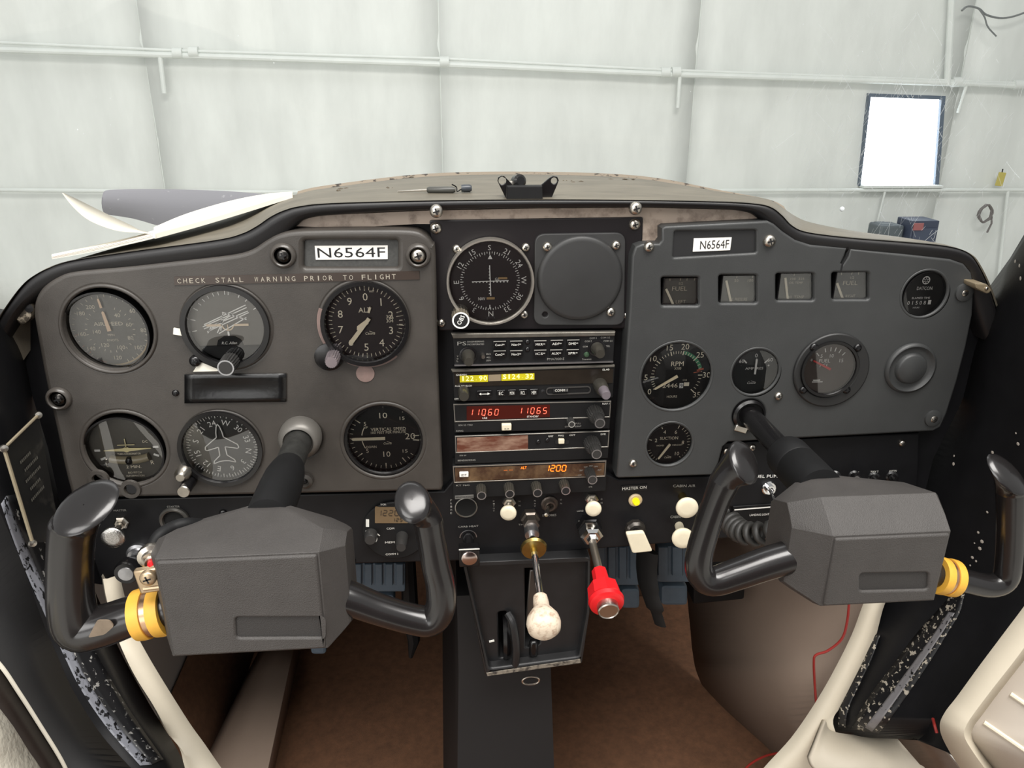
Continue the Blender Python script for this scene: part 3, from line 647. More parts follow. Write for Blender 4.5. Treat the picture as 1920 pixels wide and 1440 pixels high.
# altimeter
g = G('altimeter', 'altimeter with two ivory hands and number ring, upper right of the flight cover', 686, 604, 73, -0.008, face=DIALR, rim=1.13, depth=0.010)
g.ticks([i*7.2+1 for i in range(50)], 0.86, 0.95, 0.0006); g.ticks([i*36+1 for i in range(10)], 0.84, 0.97, 0.0009)
for i, st in enumerate('0123456789'):
    if st != '6' or True: g.num(st, i*36+2, 0.68, 0.20)
g.txt('ALT', 0.0, 0.33, 0.13, 0.34).txt('303', 0.62, 0.14, 0.09, 0.18).txt('304', 0.62, 0.03, 0.09, 0.18).txt('FEET', 0.2, 0.82, 0.045).cessna(0.10, -0.30, 0.12)
g.mk.line([g.p(80, .98), g.p(80, .80)], .0005); g.mk.line([g.p(96, .98), g.p(96, .80)], .0005)
g.done(MARK)
g.hand(206+12, -0.16, 0.74, 0.05, 0.055, name='long_hand', dy=-.004, hub=.0); g.hand(232, -0.05, 0.30, 0.06, 0.07, name='short_hand', dy=-.003, hub=.0); g.hand(18, .28, .45, .03, .035, name='marker_hand', dy=-.0025, hub=0)
b = MB(); b.ring(at(682, 607, -0.0128), g.R*1.10, g.R*1.19, 225, 292, 24); b.ring(at(686, 607, -0.0128), g.R*1.10, g.R*1.20, 140, 208, 24); b.build('chipped_edge', mat('pinkish_bare', (128, 108, 102), 0.5, var=.2, vs=80), g.o, smooth=False)
MB().lathe([(.0088, 0), (.0088, .0006), (0, .0008)], at(685, 700, -0.0122), (0, -1, 0), 24).build('bare_spot', mat('pinkish_bare', (128, 108, 102), 0.5, var=.2, vs=80), g.o)
kk = knob(g.o, 621, 680, -0.036, -0.012, 0.0068, mat('knob_pink_metal', (176, 164, 168), 0.25, 0.8), ribs=36, taper=.95)
MB().lathe([(.0135, 0), (.0135, .003), (.010, .004), (0, .004)], at(617, 668, -.012), (0, -1, 0), 24).build('knob_boss', BLACKG, g.o)
# turn coordinator
g = G('turn_coordinator', 'turn coordinator dial with cream aeroplane bar, lower left of the flight cover', 238, 842, 71, 0.000, face=mat('dial_tc', (82, 78, 70), 0.5, var=.1, vs=40), rim=1.08, depth=.011)  # face colour lightened to stand in for the reflection over it
b = MB(); P = lambda x, z: g.c+Vector((x*g.R, -.0016, z*g.R))
b.poly([P(-.60, .0), P(-.08, .05), P(.0, .09), P(.08, .05), P(.66, .035), P(.66, .015), P(.08, -.05), P(0, -.08), P(-.08, -.05), P(-.60, -.025)]).bar(P(0, .05), P(0, .33), .0009).bar(P(-.22, .145), P(.24, .145), .0009)
b.build('aeroplane_symbol', mat('tc_cream', (236, 222, 170), 0.5), g.o, smooth=False)
b = MB()
for x, z, r in ((-.78, -.01, 0), (.78, .05, 0), (-.66, -.26, 20), (.76, -.2, -20)): b.text('-', g.c.x+x*g.R, g.c.z+z*g.R, g.Y-.0008, .07*g.R, .15*g.R, math.radians(-r))
for x, z, rr in ((-.78, -.01, 0.0), (.78, .05, 0.0), (-.66, -.26, .4), (.76, -.2, -.4)): b.box(g.c+Vector((x*g.R, -.0006, z*g.R)), (.15*g.R, .0004, .06*g.R), ry=-rr)
b.build('bank_marks', WHITE, g.o, smooth=False)
g.txt('TURN COORDINATOR', .04, -.14, .055, .62).txt('L', -.58, -.46, .12).txt('R', .62, -.42, .12).txt('2 MIN.', .10, -.54, .09, .40).txt('NO PITCH', .10, -.72, .06, .36).txt('INFORMATION', .10, -.82, .06, .48).txt('DC', .52, .22, .07)
g.done(MARK)
b = MB(); b.tube(cr([g.c+Vector((x*g.R, -.002, z*g.R)) for x, z in [(-.46, -.25), (-.2, -.30), (.08, -.31), (.36, -.28), (.58, -.22)]], 5), .0042, 12).build('inclinometer_tube', mat('tube_liquid', (156, 146, 122), 0.2), g.o)
MB().lathe([(0, -.0045), (.0032, -.003), (.0045, 0), (.0032, .003), (0, .0045)], g.c+Vector((.06*g.R, -.0035, -.305*g.R)), (0, -1, 0), 16).build('ball', BLACKG, g.o)
for px, py in ((186, 897), (246, 916)): MB().lathe([(.010, 0), (.0095, .003), (.006, .003), (.005, .0)], at(px, py, YC), (0, -1, 0), 18).build('mount_boss', COVER, g.o)
MB().lathe([(.0052, 0), (.0052, .001), (0, .001)], at(248, 916, YC-.002), (0, -1, 0), 16).build('mount_hole', INK, g.o)
# heading indicator
g = G('heading_indicator', 'heading indicator with a white outlined aeroplane, lower middle of the flight cover', 417, 836, 69, -0.006, face=mat('dial_hi', (46, 45, 42), .55, var=.1, vs=40), rim=1.14, depth=.010)
for i in range(72):
    g.ticks([i*5-16], .86 if i % 2 == 0 else .90, .98, .0007)
for i, st in enumerate(('24', 'W', '30', '33', 'N', '3', '6', 'E', '12', '15', 'S', '21')): a = -16+30*i; g.num(st, a, .72, .16, rot=a)
out = [(0, .70), (.045, .62), (.085, .44), (.095, .30), (.44, .04), (.46, -.05), (.42, -.08), (.09, .0), (.10, -.26), (.28, -.42), (.30, -.50), (.13, -.44), (.03, -.43)]
pl = [g.c+Vector((x*g.R, -.0025, z*g.R)) for x, z in out]+[g.c+Vector((-x*g.R, -.0025, z*g.R)) for x, z in out[::-1]]
rot = Matrix.Rotation(math.radians(-3), 4, 'Y'); pl = [g.c+rot @ (p-g.c) for p in pl]
MB().line(pl+[pl[0]], .0010).build('aeroplane_outline', WHITE, g.o, smooth=False)
g.done(WHITE)
kk = knob(g.o, 344, 922, -0.036, -0.012, .0062, BLACKG, taper=.95)
MB().lathe([(.0062, 0), (.0055, .001), (0, .001)], at(344, 922, -.0362), (0, -1, 0), 20).build('knob_end', STEEL, g.o)
MB().lathe([(.008, 0), (.007, .012), (.004, .016), (0, .016)], at(347, 882, -.012), (0, -1, 0), 16).build('caging_lug', STEEL, g.o)
# vertical speed indicator
g = G('vertical_speed_indicator', 'vertical speed dial with one level pointer, lower right of the flight cover', 721, 820, 67, -.002, face=DIAL, rim=1.10, depth=.008)
g.ticks([-90+i*9 for i in range(-16, 5)], .88, .97, .0006); g.ticks([-90, -54, -126, 180, 144, 97, 88], .80, .97, .0010); g.ticks([0, 35], .93, .97, .0008)
g.txt('10', 0, .68, .17, .22).txt('10', .04, -.52, .17, .20).txt('20', .72, .02, .19, .28).txt('15', .52, .58, .10, .14).txt('15', .56, -.44, .10, .14).txt('5', -.52, .44, .12).txt('5', -.50, -.40, .12)
g.txt('VERTICAL SPEED', .12, .26, .10, .98).txt('100 FEET PER MINUTE', .12, .16, .075, .98).txt('UP', -.50, .33, .07).txt('DOWN', -.38, -.28, .075, .28).cessna(.08, -.18, .11)
g.mk.line([g.p(96, .98), g.p(96, .84)], .0006)
g.arc(.62, .645, 278, 302).arc(.62, .645, 240, 262)
g.done(MARK); g.hand(-90, -.02, .92, .045, .04, dy=-.003, hub=0)
# course deviation indicator
g = G('course_indicator', 'round course deviation indicator with bright metal ring on the centre plate', 919, 527, 76, -.004, face=DIALR, case=mat('cdi_ring', (186, 180, 170), .3, .75), rim=1.07, depth=.008, cat='gauge')
for i in range(72): g.ticks([i*5-1], .66 if i % 2 == 0 else .69, .735, .0006)
for i, st in enumerate(('S', '21', '24', 'W', '30', '33', 'N', '3', '6', 'E', '12', '15')): a = -1+30*i; g.num(st, a, .83, .13, rot=a)
g.txt('GS', .17, .05, .065).txt('NAV', -.21, -.44, .08, .17)
g.mk.poly([g.p(0, .66), g.p(6, .55), g.p(-6, .55)]); g.mk.bar(g.p(181, .60), g.p(181, .70), .0009)
for i in range(-5, 6):
    if i: g.mk.disc(g.c+Vector((i*.085*g.R, -.0006, -.02*g.R)), .018*g.R, 8); g.mk.disc(g.c+Vector((-.02*g.R, -.0006, i*.078*g.R)), .014*g.R, 8) if abs(i) < 5 else None
g.done(WHITE)
b = MB(); b.box(g.c+Vector((.31*g.R, -.001, .075*g.R)), (.22*g.R, .0004, .05*g.R)); b.box(g.c+Vector((.01*g.R, -.001, -.43*g.R)), (.20*g.R, .0004, .055*g.R)); b.build('warning_flags', mat('flag_tan', (170, 140, 96), .6), g.o, smooth=False)
g.hand(178, -.40, .36, .012, .012, m=WHITE, dy=-.002, hub=0, tip=False, name='course_needle')
b = MB(); b.bar(g.c+Vector((-.45*g.R, -.0022, .0)), g.c+Vector((.45*g.R, -.0022, .02*g.R)), .0008); b.build('glideslope_needle', WHITE, g.o, smooth=False)
b = MB(); q = g.p(180, .94, -.0090); b.text('KING', q.x, q.z-.0012, q.y, .0018, .006); b.line([q+Vector((-.0035, 0, .001)), q+Vector((-.0035, 0, .0035)), q+Vector((.0035, 0, .0035)), q+Vector((.0035, 0, .001))], .0005); b.build('maker_badge', INK, g.o, smooth=False)
kk = knob(g.o, 864, 601, -.024, -.002, .0085, mat('knob_tan', (120, 112, 98), .35, .4), name='obs_knob', ribs=36, taper=.95)
rings(kk, 864, 601, -.0243, .0066, .0080, WHITE); MB().disc(at(864, 601, -.02425), .0067).build('knob_face', INK, kk, smooth=False)
MB().ptext('OBS', 864, 600, 19, 8, -.0246, rot=math.radians(-62)).build('lettering', WHITE, kk)
# tachometer
g = G('tachometer', 'tachometer with green arc and hour counter on the engine cover', 1268, 704, 64, -.006, rim=1.06, depth=.005)
maj = {'0': 238, '5': 268, '10': 307, '15': 343, '20': 372, '25': 406, '30': 450, '35': 493}
ks = list(maj.values())
for i in range(len(ks)-1): g.ticks([ks[i]+(ks[i+1]-ks[i])*j/5 for j in range(1, 5)], .66, .74, .0006)
g.ticks(ks, .63, .76, .0010)
for st, a in maj.items(): g.num(st, a, .885, .17, rot=0)
g.txt('RPM', 0.0, .36, .14, .36).txt('X100', .02, .22, .08, .20).txt('2446', -.16, -.30, .13, .44).txt('HOURS', -.08, -.64, .07, .30).txt('1/10', .26, -.14, .05)
g.mk.box(g.c+Vector((.32*g.R, -.0004, -.27*g.R)), (.15*g.R, .0004, .11*g.R)); g.mk.line([g.p(a_, r_) for a_, r_ in ((0, 0), )], .0003) if False else None
g.done(MARK)
b = MB(); b.box(g.c+Vector((.17*g.R, -.0004, -.31*g.R)), (.11*g.R, .0004, .15*g.R)); b.build('tenths_wheel', WHITE, g.o, smooth=False)
MB().text('9', g.c.x+.17*g.R, g.c.z-.31*g.R, g.Y-.001, .12*g.R).build('tenths_digit', INK, g.o, smooth=False)
b = MB(); g.arc(.66, .76, 374, 432, b); b.build('green_arc', GREEN, g.o, smooth=False)
b = MB(); b.bar(g.p(436, .60), g.p(436, .80), .0016); b.bar(g.p(441, .50), g.p(441, .72), .0009); b.build('red_line', ORANGE, g.o, smooth=False)
g.hand(239, -.02, .74, .045, .03, hub=.0)
# suction gauge
g = G('suction_gauge', 'small suction gauge below the tachometer', 1254, 832, 42, -.005, rim=1.06, depth=.006)
g.ticks([-145+i*9.2 for i in range(32) if not (4 < i < 20)], .84, .96, .0005); g.ticks([285, 335, 25, 85, 140], .80, .96, .0008)
for st, a in (('2', 288), ('4', 338), ('6', 25), ('8', 85), ('10', 140)): g.num(st, a, .62, .17)
g.txt('SUCTION', -.02, .28, .14, .80).txt('INCHES', -.38, -.06, .07).txt('MERCURY', .38, -.06, .07).cessna(0, -.64, .15)
g.done(MARK); g.hand(214, -.04, .82, .055, .04, hub=0)
# ammeter
g = G('ammeter', 'small ammeter with centred white needle right of the tachometer', 1414, 696, 42, -.006, rim=1.10, depth=.006, face=mat('dial_amp', (44, 46, 46), .5, var=.1, vs=40))
g.ticks([-45, 47], .55, .76, .0014); g.txt('60', -.62, .48, .16).txt('60', .64, .52, .17).txt('0', 0, .72, .17).txt('AMPERES', -.02, .14, .11, .80).txt('-', -.62, .28, .05).txt('+', .60, .26, .10).cessna(-.06, -.52, .18)
g.done(WHITE); g.hand(0, -.10, .62, .04, .04, m=WHITE, hub=.0)
# fuel pressure gauge
g = G('fuel_pressure_gauge', 'fuel pressure gauge with red needle in a black flange', 1553, 690, 47, -.013, rim=1.12, depth=.005, face=mat('dial_brown', (88, 78, 72), .5, var=.12, vs=30))
c = at(1558, 694, YC-.0005); k = mpp(1558, 694, YC)
MB().plate([circ(c.x, c.z, 70*k, 56), circ(c.x-4*k, c.z+2*k, 52*k, 56)], YC-.003, .004, .0016, 2).build('flange', mat('flange_black', (36, 36, 36), .45), g.o, ang=50)
for px, py in ((1526, 651), (1608, 652), (1506, 731), (1587, 731)): screw(g.o, px, py, YC-.003, SCRB, k=1.3)
g.ticks([-42, -18, -2, 12, 27, 42], .68, .84, .0009); g.txt('0', -.72, .35, .10).txt('5', -.35, .50, .14).txt('10', .05, .50, .14).txt('15', .46, .30, .14).txt('FUEL', -.20, .30, .14, .44).txt('PSI', -.22, .12, .14, .28)
g.mk.box(g.c+Vector((-.36*g.R, -.0005, -.55*g.R)), (.42*g.R, .0004, .035*g.R)); g.mk.box(g.c+Vector((-.40*g.R, -.0005, -.48*g.R)), (.28*g.R, .0004, .045*g.R))
g.done(WHITE); g.hand(297, -.05, .78, .045, .03, m=mat('needle_red', (214, 70, 66), .5), hub=0)
# hour meter
g = G('hour_meter', 'black elapsed time meter near the right end of the engine cover', 1731, 551, 40, -.006, rim=1.07, depth=.006)
g.txt('DATCON', 0, .26, .15, .72, shear=.15).txt('ELAPSED TIME', -.08, -.18, .09, .84).txt('HOURS', -.22, -.62, .07, .3).txt('1/10', .36, -.60, .06)
for i, ch in enumerate('01508'): g.txt(ch, -.62+i*.19+(0.05 if i > 3 else 0), -.40, .17)
g.arc(.17, .20, 0, 360); 
MB2 = g.mk; cc = g.c.copy(); g.c = g.c+Vector((0, 0, .62*g.R)); g.mk = MB(); g.arc(.14, .18, 0, 360)
for a in range(0, 360, 60): g.ticks([a], .04, .15, .0006)
logo = g.mk; g.c = cc; g.mk = MB()
for st in (('DATCON', 0, .26, .15, .72), ('ELAPSED TIME', -.08, -.18, .09, .84), ('HOURS', -.22, -.62, .07, .3)): g.txt(*st)
for i, ch in enumerate('01508'): g.txt(ch, -.62+i*.19, -.40, .17)
g.mk.box(g.c+Vector((.36*g.R, -.0005, -.38*g.R)), (.13*g.R, .0004, .2*g.R))
g.mk.add(logo.v, logo.f); g.done(WHITE)
# four small rectangular gauges
smt = [('fuel_quantity_gauge', 'first small square gauge from the left in the top row, left tank fuel', 'FUEL', 'LEFT', -28), ('oil_pressure_gauge', 'second small square gauge in the top row, oil pressure', '', 'OIL PRESSURE', -18), ('oil_temperature_gauge', 'third small square gauge in the top row, oil temperature', '', 'OIL TEMP', -14), ('fuel_quantity_gauge', 'fourth small square gauge in the top row beneath the cover crack, right tank fuel', 'FUEL', 'RIGHT', -28)]
for (x0, y0, x1, y1), (nm, lb, t1, t2, na) in zip(SM, smt):
    Y = -.002; cx, cy = (x0+x1)/2-2, (y0+y1)/2; c = at(cx, cy, Y); k = mpp(cx, cy, Y)
    o = thing(nm, lb, 'gauge', c, 'row of four small square gauges')
    W_, H_ = 35*k, 30*k; d = -1 if nm != 'x' else 1
    MB().box(c+Vector((0, .002, 0)), (2*W_, .003, 2*H_)).build('dial_face', mat('dial_small', (104, 104, 98), .5, var=.1, vs=60) if t2 != 'RIGHT' else mat('dial_small_dark', (62, 63, 63), .5, var=.1, vs=60), o)
    lp_ = [(c.x-W_, c.z-H_), (c.x+W_, c.z-H_), (c.x+W_, c.z+H_), (c.x-W_, c.z+H_)]; li = [(c.x-W_*.93, c.z-H_*.92), (c.x+W_*.93, c.z-H_*.92), (c.x+W_*.93, c.z+H_*.92), (c.x-W_*.93, c.z+H_*.92)]
    MB().plate([lp_, li], Y-.007, .009, .0008, 1).build('case_frame', BLACKG, o)
    b = MB()
    for tx in ((-.55, .0, .35, .75) if t1 else (-.1, .75)): b.bar(c+Vector((tx*W_, -.0005, H_*.70)), c+Vector((tx*W_*1.03, -.0005, H_*.95)), .0008)
    if t1: b.text(t1, c.x, c.z+H_*.20, c.y-.0005, .0042, .015); b.text('1/2', c.x+W_*.05, c.z+H_*.52, c.y-.0005, .0025)
    elif t2 == 'OIL PRESSURE': b.text('50', c.x-W_*.1, c.z+H_*.55, c.y-.0005, .003); b.text('100', c.x+W_*.65, c.z+H_*.55, c.y-.0005, .003)
    else: b.text('100  225', c.x+W_*.1, c.z+H_*.52, c.y-.0005, .0022, .014); b.text('OIL TEMP', c.x+W_*.05, c.z+H_*.28, c.y-.0005, .0022, .014)
    b.text(t2, c.x+W_*.12, c.z-H_*.62, c.y-.0005, .0034, .010 if len(t2) < 6 else .018)
    b.build('markings', MARKD, o, smooth=False)
    b = MB(); p0 = c+Vector((-W_*.28, -.002, -H_*.80)); t = math.radians(na); p1 = p0+Vector((math.sin(t), 0, math.cos(t)))*H_*(1.15 if t1 else 1.45); dd = (p1-p0).normalized(); qn = Vector((dd.z, 0, -dd.x))*.0011
    b.add([p0-qn, p1-qn, p1+qn, p0+qn]+[v+Vector((0, .0008, 0)) for v in (p0-qn, p1-qn, p1+qn, p0+qn)], [(0, 1, 2, 3), (0, 4, 5, 1), (1, 5, 6, 2), (2, 6, 7, 3), (3, 7, 4, 0)]).build('pointer', MARK, o, smooth=False)
    MB().box(c+Vector((0, -.0055, 0)), (1.86*W_, .0005, 1.84*H_)).build('glass', GLASS, o)
# ================================================================== RADIOS
YR = -.006
LETD = mat('dim_lettering', (150, 148, 142), .6); LETB = mat('bright_lettering', (228, 226, 218), .6)
KN = mat('radio_knob', (48, 47, 46), .4); KNB = mat('radio_knob_worn', (82, 79, 72), .3, .6)
def radio(name, label, pts, m=BLACKM, Y=YR, depth=.018):
    o = thing(name, label, 'radio', at((pts[0][0]+pts[1][0])/2, pts[2][1], Y), 'avionics units in the centre stack')
    MB().plate([roundpoly([xz(x, y, Y) for x, y in pts], .0012, 2)], Y, depth, .0009, 2).build('faceplate', m, o); return o
def frame(o, pts, m, wpx=2.2, Y=YR-.0006, name='display_bezel'):
    l1 = [xz(x, y, Y) for x, y in pts]; cx = sum(p[0] for p in l1)/4; cz = sum(p[1] for p in l1)/4; d = wpx*.0005; l2 = []
    for (x, z) in l1: l2.append((x+(d if x < cx else -d), z+(d if z < cz else -d)))
    return MB().plate([l1, l2], Y, .0012, .0003, 1).build(name, m, o)
def button(o, px, py, wpx, hpx, st, Y=YR, m=BLACKG, tm=LETB, d=.003, tw=.6, th=.4, name='button', lit=True):
    c = at(px, py, Y-d); k = mpp(px, py, Y); b = MB().box(c+Vector((0, d/2, 0)), (wpx*k, d, hpx*k)).build(name, m, o, bevel=.0006)
    if st: MB().text(st, c.x-wpx*k*(.08 if lit else 0), c.z-hpx*k*.05, c.y-.0002, hpx*k*th, wpx*k*tw).build('lettering', tm, b, smooth=False)
    return b
# 1 audio panel
r = radio('audio_panel', 'audio selector panel with ten small buttons, topmost unit of the radio stack', [(849, 628), (1153, 624), (1150, 681), (852, 687)])
b = MB(); A = [(846, 626), (1154, 622), (1153, 630), (850, 635)]; b.plate([[xz(x, y, YR-.002) for x, y in A]], YR-.002, .004, .001, 2).build('top_rail', mat('rail_worn', (120, 116, 108), .3, .6, var=.3, vs=60), r)
b = MB(); b.plate([[xz(x, y, YR-.001) for x, y in [(852, 684), (1150, 677), (1150, 680), (852, 687)]]], YR-.001, .003).build('bottom_rail', ALU, r)
b = MB(); b.ptext('PS', 866, 644, 17, 7, YR-.0004).ptext('ENGINEERING', 892, 640.5, 31, 3, YR-.0004).ptext('INCORPORATED', 892, 645.5, 31, 3, YR-.0004).ptext('PMA7000-S', 1042, 673, 32, 4.5, YR-.0004)
for st, x, y, w_ in (('COM 1', 1112, 634, 13), ('COM 1/2', 1135, 633, 17), ('COM 2', 1103, 640, 13), ('COM 2/1', 1140, 639.5, 17), ('COM 3', 1099, 650, 12), ('TEL', 1140, 649, 8), ('Transmit', 1100, 673.5, 18), ('ISO', 916, 664, 8), ('ALL', 916, 670, 8), ('CREW', 916, 676, 9), ('V', 858, 668, 3), ('O', 858, 672.5, 3), ('L', 858, 677, 3)): b.ptext(st, x, y, w_, 3, YR-.0004)
b.build('lettering', LETD, r, smooth=False)
for st, x, y in (('Com1', 937, 646), ('Nav1', 968, 645.5), ('MKR', 1013, 645), ('ADF', 1044, 644), ('DME', 1075, 643.5), ('Com2', 937, 664), ('Nav2', 968, 663.5), ('ICS', 1013, 662.5), ('AUX', 1043, 662), ('SPR', 1074, 661.5)):
    bt = button(r, x, y, 24, 13, st, tw=.55, th=.34); p = at(x+7, y, YR-.0032); MB().box(p, (.002, .0004, .001)).build('indicator', LETD, bt)
    p = at(x, y-6, YR-.0032); MB().box(p, (.012, .0004, .0007)).build('highlight_edge', LETD, bt)
knob(r, 879, 679, YR-.022, YR, .0066, KNB, taper=.75, base=(.0085, .002, BLACKG)); knob(r, 1126, 664, YR-.020, YR, .0066, KNB, taper=.75, base=(.0085, .002, BLACKG))
knob(r, 906, 670, YR-.008, YR, .0022, STEEL, name='toggle'); MB().lathe([(.003, 0), (.002, .0015), (0, .002)], at(1100, 665, YR), (0, -1, 0), 14).build('transmit_lamp', mat('lamp_green', (52, 74, 54), .3), r)
for px, py in ((989, 641), (989, 655)): screw(r, px, py, YR, SCRB, k=.8)
# 2 comm
r = radio('comm_radio', 'comm radio with yellow dot matrix display, second unit of the radio stack', [(848, 697), (1153, 687), (1149, 746), (852, 753)])
b = MB(); b.plate([[xz(x, y, YR-.0015) for x, y in [(846, 694), (1153, 685), (1153, 689), (848, 699)]]], YR-.0015, .004, .0008, 1).build('top_rail', mat('rail_worn', (120, 116, 108), .3, .6, var=.3, vs=60), r)
MB().plate([[xz(x, y, YR-.0008) for x, y in [(852, 699), (1150, 691), (1149, 718), (853, 725)]]], YR-.0008, .001).build('display_window', mat('smoke_window', (40, 35, 30), .15, var=.25, vs=40), r)
YEL = mat('yellow_display', (226, 214, 20), .5, emit=.75)
b = MB()
for st, x0, x1, y0 in (('122.90', 864, 914, 710), ('s124.32', 942, 1001, 706.5)):
    n = len(st)
    for i, ch in enumerate(st): b.ptext(ch, x0+(x1-x0)*(i+.5)/n, y0-(i*.2)+(3 if ch == '.' else 0), 6.2 if ch not in '.1' else 2.2, 9 if ch != '.' else 2, YR-.0014)
b.build('digits', mat('yellow_digits', (250, 248, 150), .5, emit=1.2), r, smooth=False)
b = MB(); b.plate([[xz(x, y, YR-.0011) for x, y in [(862, 704.5), (915, 703), (915, 716), (862, 717)]]], YR-.0011, .0004).plate([[xz(x, y, YR-.0011) for x, y in [(940, 702), (1002, 700), (1002, 712), (940, 714)]]], YR-.0011, .0004); b.build('lit_display', mat('yellow_back', (176, 164, 10), .5, emit=.35), r)
b = MB(); b.plate([[xz(x, y, YR-.001) for x, y in [(916, 703), (939, 702), (939, 714), (916, 715)]]], YR-.001, .0004).build('blank_display', mat('display_tan', (136, 122, 100), .4), r)
b = MB(); b.ptext('GARMIN', 865, 703, 20, 3.5, YR-.0013).ptext('PULL SQUELCH', 869, 724, 31, 3.5, YR-.001).ptext('SL40', 1136, 693, 13, 3.5, YR-.0013).ptext('COMM 1', 1052, 732, 23, 4.5, YR-.0032).ptext('OFF', 856, 748, 8, 3, YR-.001); b.build('lettering', LETB, r, smooth=False)
button(r, 908, 738.5, 28, 13, '', m=BLACKG); b = MB(); q = [at(x, y, YR-.0034) for x, y in [(898, 739), (902, 736.5), (902, 738.3), (914, 738), (914, 736), (919, 738.2), (914, 740.8), (914, 739.4), (902, 739.6), (902, 741.3)]]; b.poly(q).build('swap_arrow', LETB, r, smooth=False)
for st, x in (('EC', 939.5), ('MON', 960), ('RCL', 980.5), ('MEM', 1001)): button(r, x, 737-(x-939)*.025, 16, 12, st, tw=.5, th=.55, lit=False)
MB().plate([roundpoly([xz(x, y, YR-.001) for x, y in [(1024, 727), (1108, 724), (1108, 738), (1024, 741)]], .004, 4), roundpoly([xz(x, y, YR-.001) for x, y in [(1026, 729), (1106, 726), (1106, 736), (1026, 739)]], .003, 4)], YR-.001, .001).build('card_slot', mat('slot_edge', (62, 60, 58), .4), r)
MB().plate([[xz(x, y, YR-.003) for x, y in [(1037, 729), (1066, 728), (1066, 735), (1037, 736)]]], YR-.003, .003).build('name_tape', INK, r)
knob(r, 870, 744, YR-.016, YR, .0056, KNB, taper=.95); kk = knob(r, 1131, 733, YR-.018, YR, .0072, KNB, name='outer_knob', taper=.9); knob(r, 1137, 742, YR-.032, YR-.018, .0052, mat('knob_mauve', (120, 112, 118), .35, .3), name='inner_knob', taper=.9)
MB().lathe([(.0022, 0), (0, .0006)], at(1018, 734, YR), (0, -1, 0), 12).build('set_screw', INK, r)
# 3 nav
r = radio('nav_radio', 'nav radio with red digits and a cream button, third unit of the radio stack', [(850, 757), (1147, 751), (1143, 804), (852, 812)])
frame(r, [(850, 758), (1146, 752), (1144, 783), (852, 792)], mat('bezel_metal', (170, 166, 158), .3, .8))
MB().plate([[xz(x, y, YR-.0004) for x, y in [(875, 762), (1031, 759), (1031, 782), (875, 788)]]], YR-.0004, .0006).build('display_window', mat('red_window', (66, 22, 16), .2, emit=.05), r)
SEG = {'0': 'abcdef', '1': 'bc', '2': 'abged', '3': 'abgcd', '4': 'fgbc', '5': 'afgcd', '6': 'afgedc', '7': 'abc', '8': 'abcdefg', '9': 'abcfgd', '-': 'g'}
def seg7(b, st, px, py, wpx, hpx, pitch, Y, th=1.1, shear=.16):
    for i, ch in enumerate(st):
        if ch == '.':
            continue
        x0 = px+i*pitch; h = hpx/2; w_ = wpx/2
        P_ = {'a': ((-w_, -h), (w_, -h)), 'b': ((w_, -h), (w_, 0)), 'c': ((w_, 0), (w_, h)), 'd': ((-w_, h), (w_, h)), 'e': ((-w_, 0), (-w_, h)), 'f': ((-w_, -h), (-w_, 0)), 'g': ((-w_, 0), (w_, 0))}
        for s_ in SEG[ch]:
            (ax, ay), (bx, by) = P_[s_]; k = mpp(px, py, Y); dx, dy = (bx-ax)*.1, (by-ay)*.1
            b.bar(at(x0+ax+dx-(ay+dy)*shear, py+ay+dy, Y), at(x0+bx-dx-(by-dy)*shear, py+by-dy, Y), th*k)
LEDR = mat('red_led', (255, 104, 80), .5, emit=1.6)
b = MB(); seg7(b, '11060', 883, 773, 6, 11, 12, YR-.0014); seg7(b, '11065', 975, 770, 6, 11, 11.7, YR-.0014); b.disc(at(908, 779, YR-.0014), .0007, 8); b.disc(at(998, 776, YR-.0014), .0007, 8); b.build('digits', LEDR, r, smooth=False)
b = MB(); b.ptext('USE', 909, 784, 9, 3.5, YR-.0012).ptext('STANDBY', 999, 781, 22, 3.5, YR-.0012).ptext('NAV 1', 1136, 757, 13, 3.5, YR-.0012); b.build('lettering', LETB, r, smooth=False)
b = MB(); b.ptext('KN 53 TSO', 873, 797, 26, 3, YR-.0004).ptext('KING', 862, 808, 13, 3, YR-.0004).ptext('OFF', 1063, 800, 8, 3, YR-.0004).ptext('PULL', 1084, 794, 10, 3, YR-.0004).ptext('IDENT', 1084, 799.5, 12, 3, YR-.0004); b.build('dim_lettering', LETD, r, smooth=False)
bt = button(r, 950, 802, 18, 12, '', m=CREAMK, d=.005); MB().ptext('<>', 950, 804, 9, 3, YR-.0054).build('lettering', INK, bt)
kk = knob(r, 1072, 796, YR-.010, YR, .0042, KN, ribs=28, name='volume_knob'); rings(kk, 1072, 796, YR-.0102, .0026, .0034, LETD)
def dual(r, px, py):
    k1 = knob(r, px-3, py-9, YR-.016, YR, .0085, KN, ribs=40, name='outer_knob', taper=.95); k2 = knob(r, px+2, py+1, YR-.030, YR-.016, .0056, KN, ribs=32, name='inner_knob', taper=.95); rings(k2, px+2, py+1, YR-.0303, .0041, .0052, ALU)
dual(r, 1123, 793)
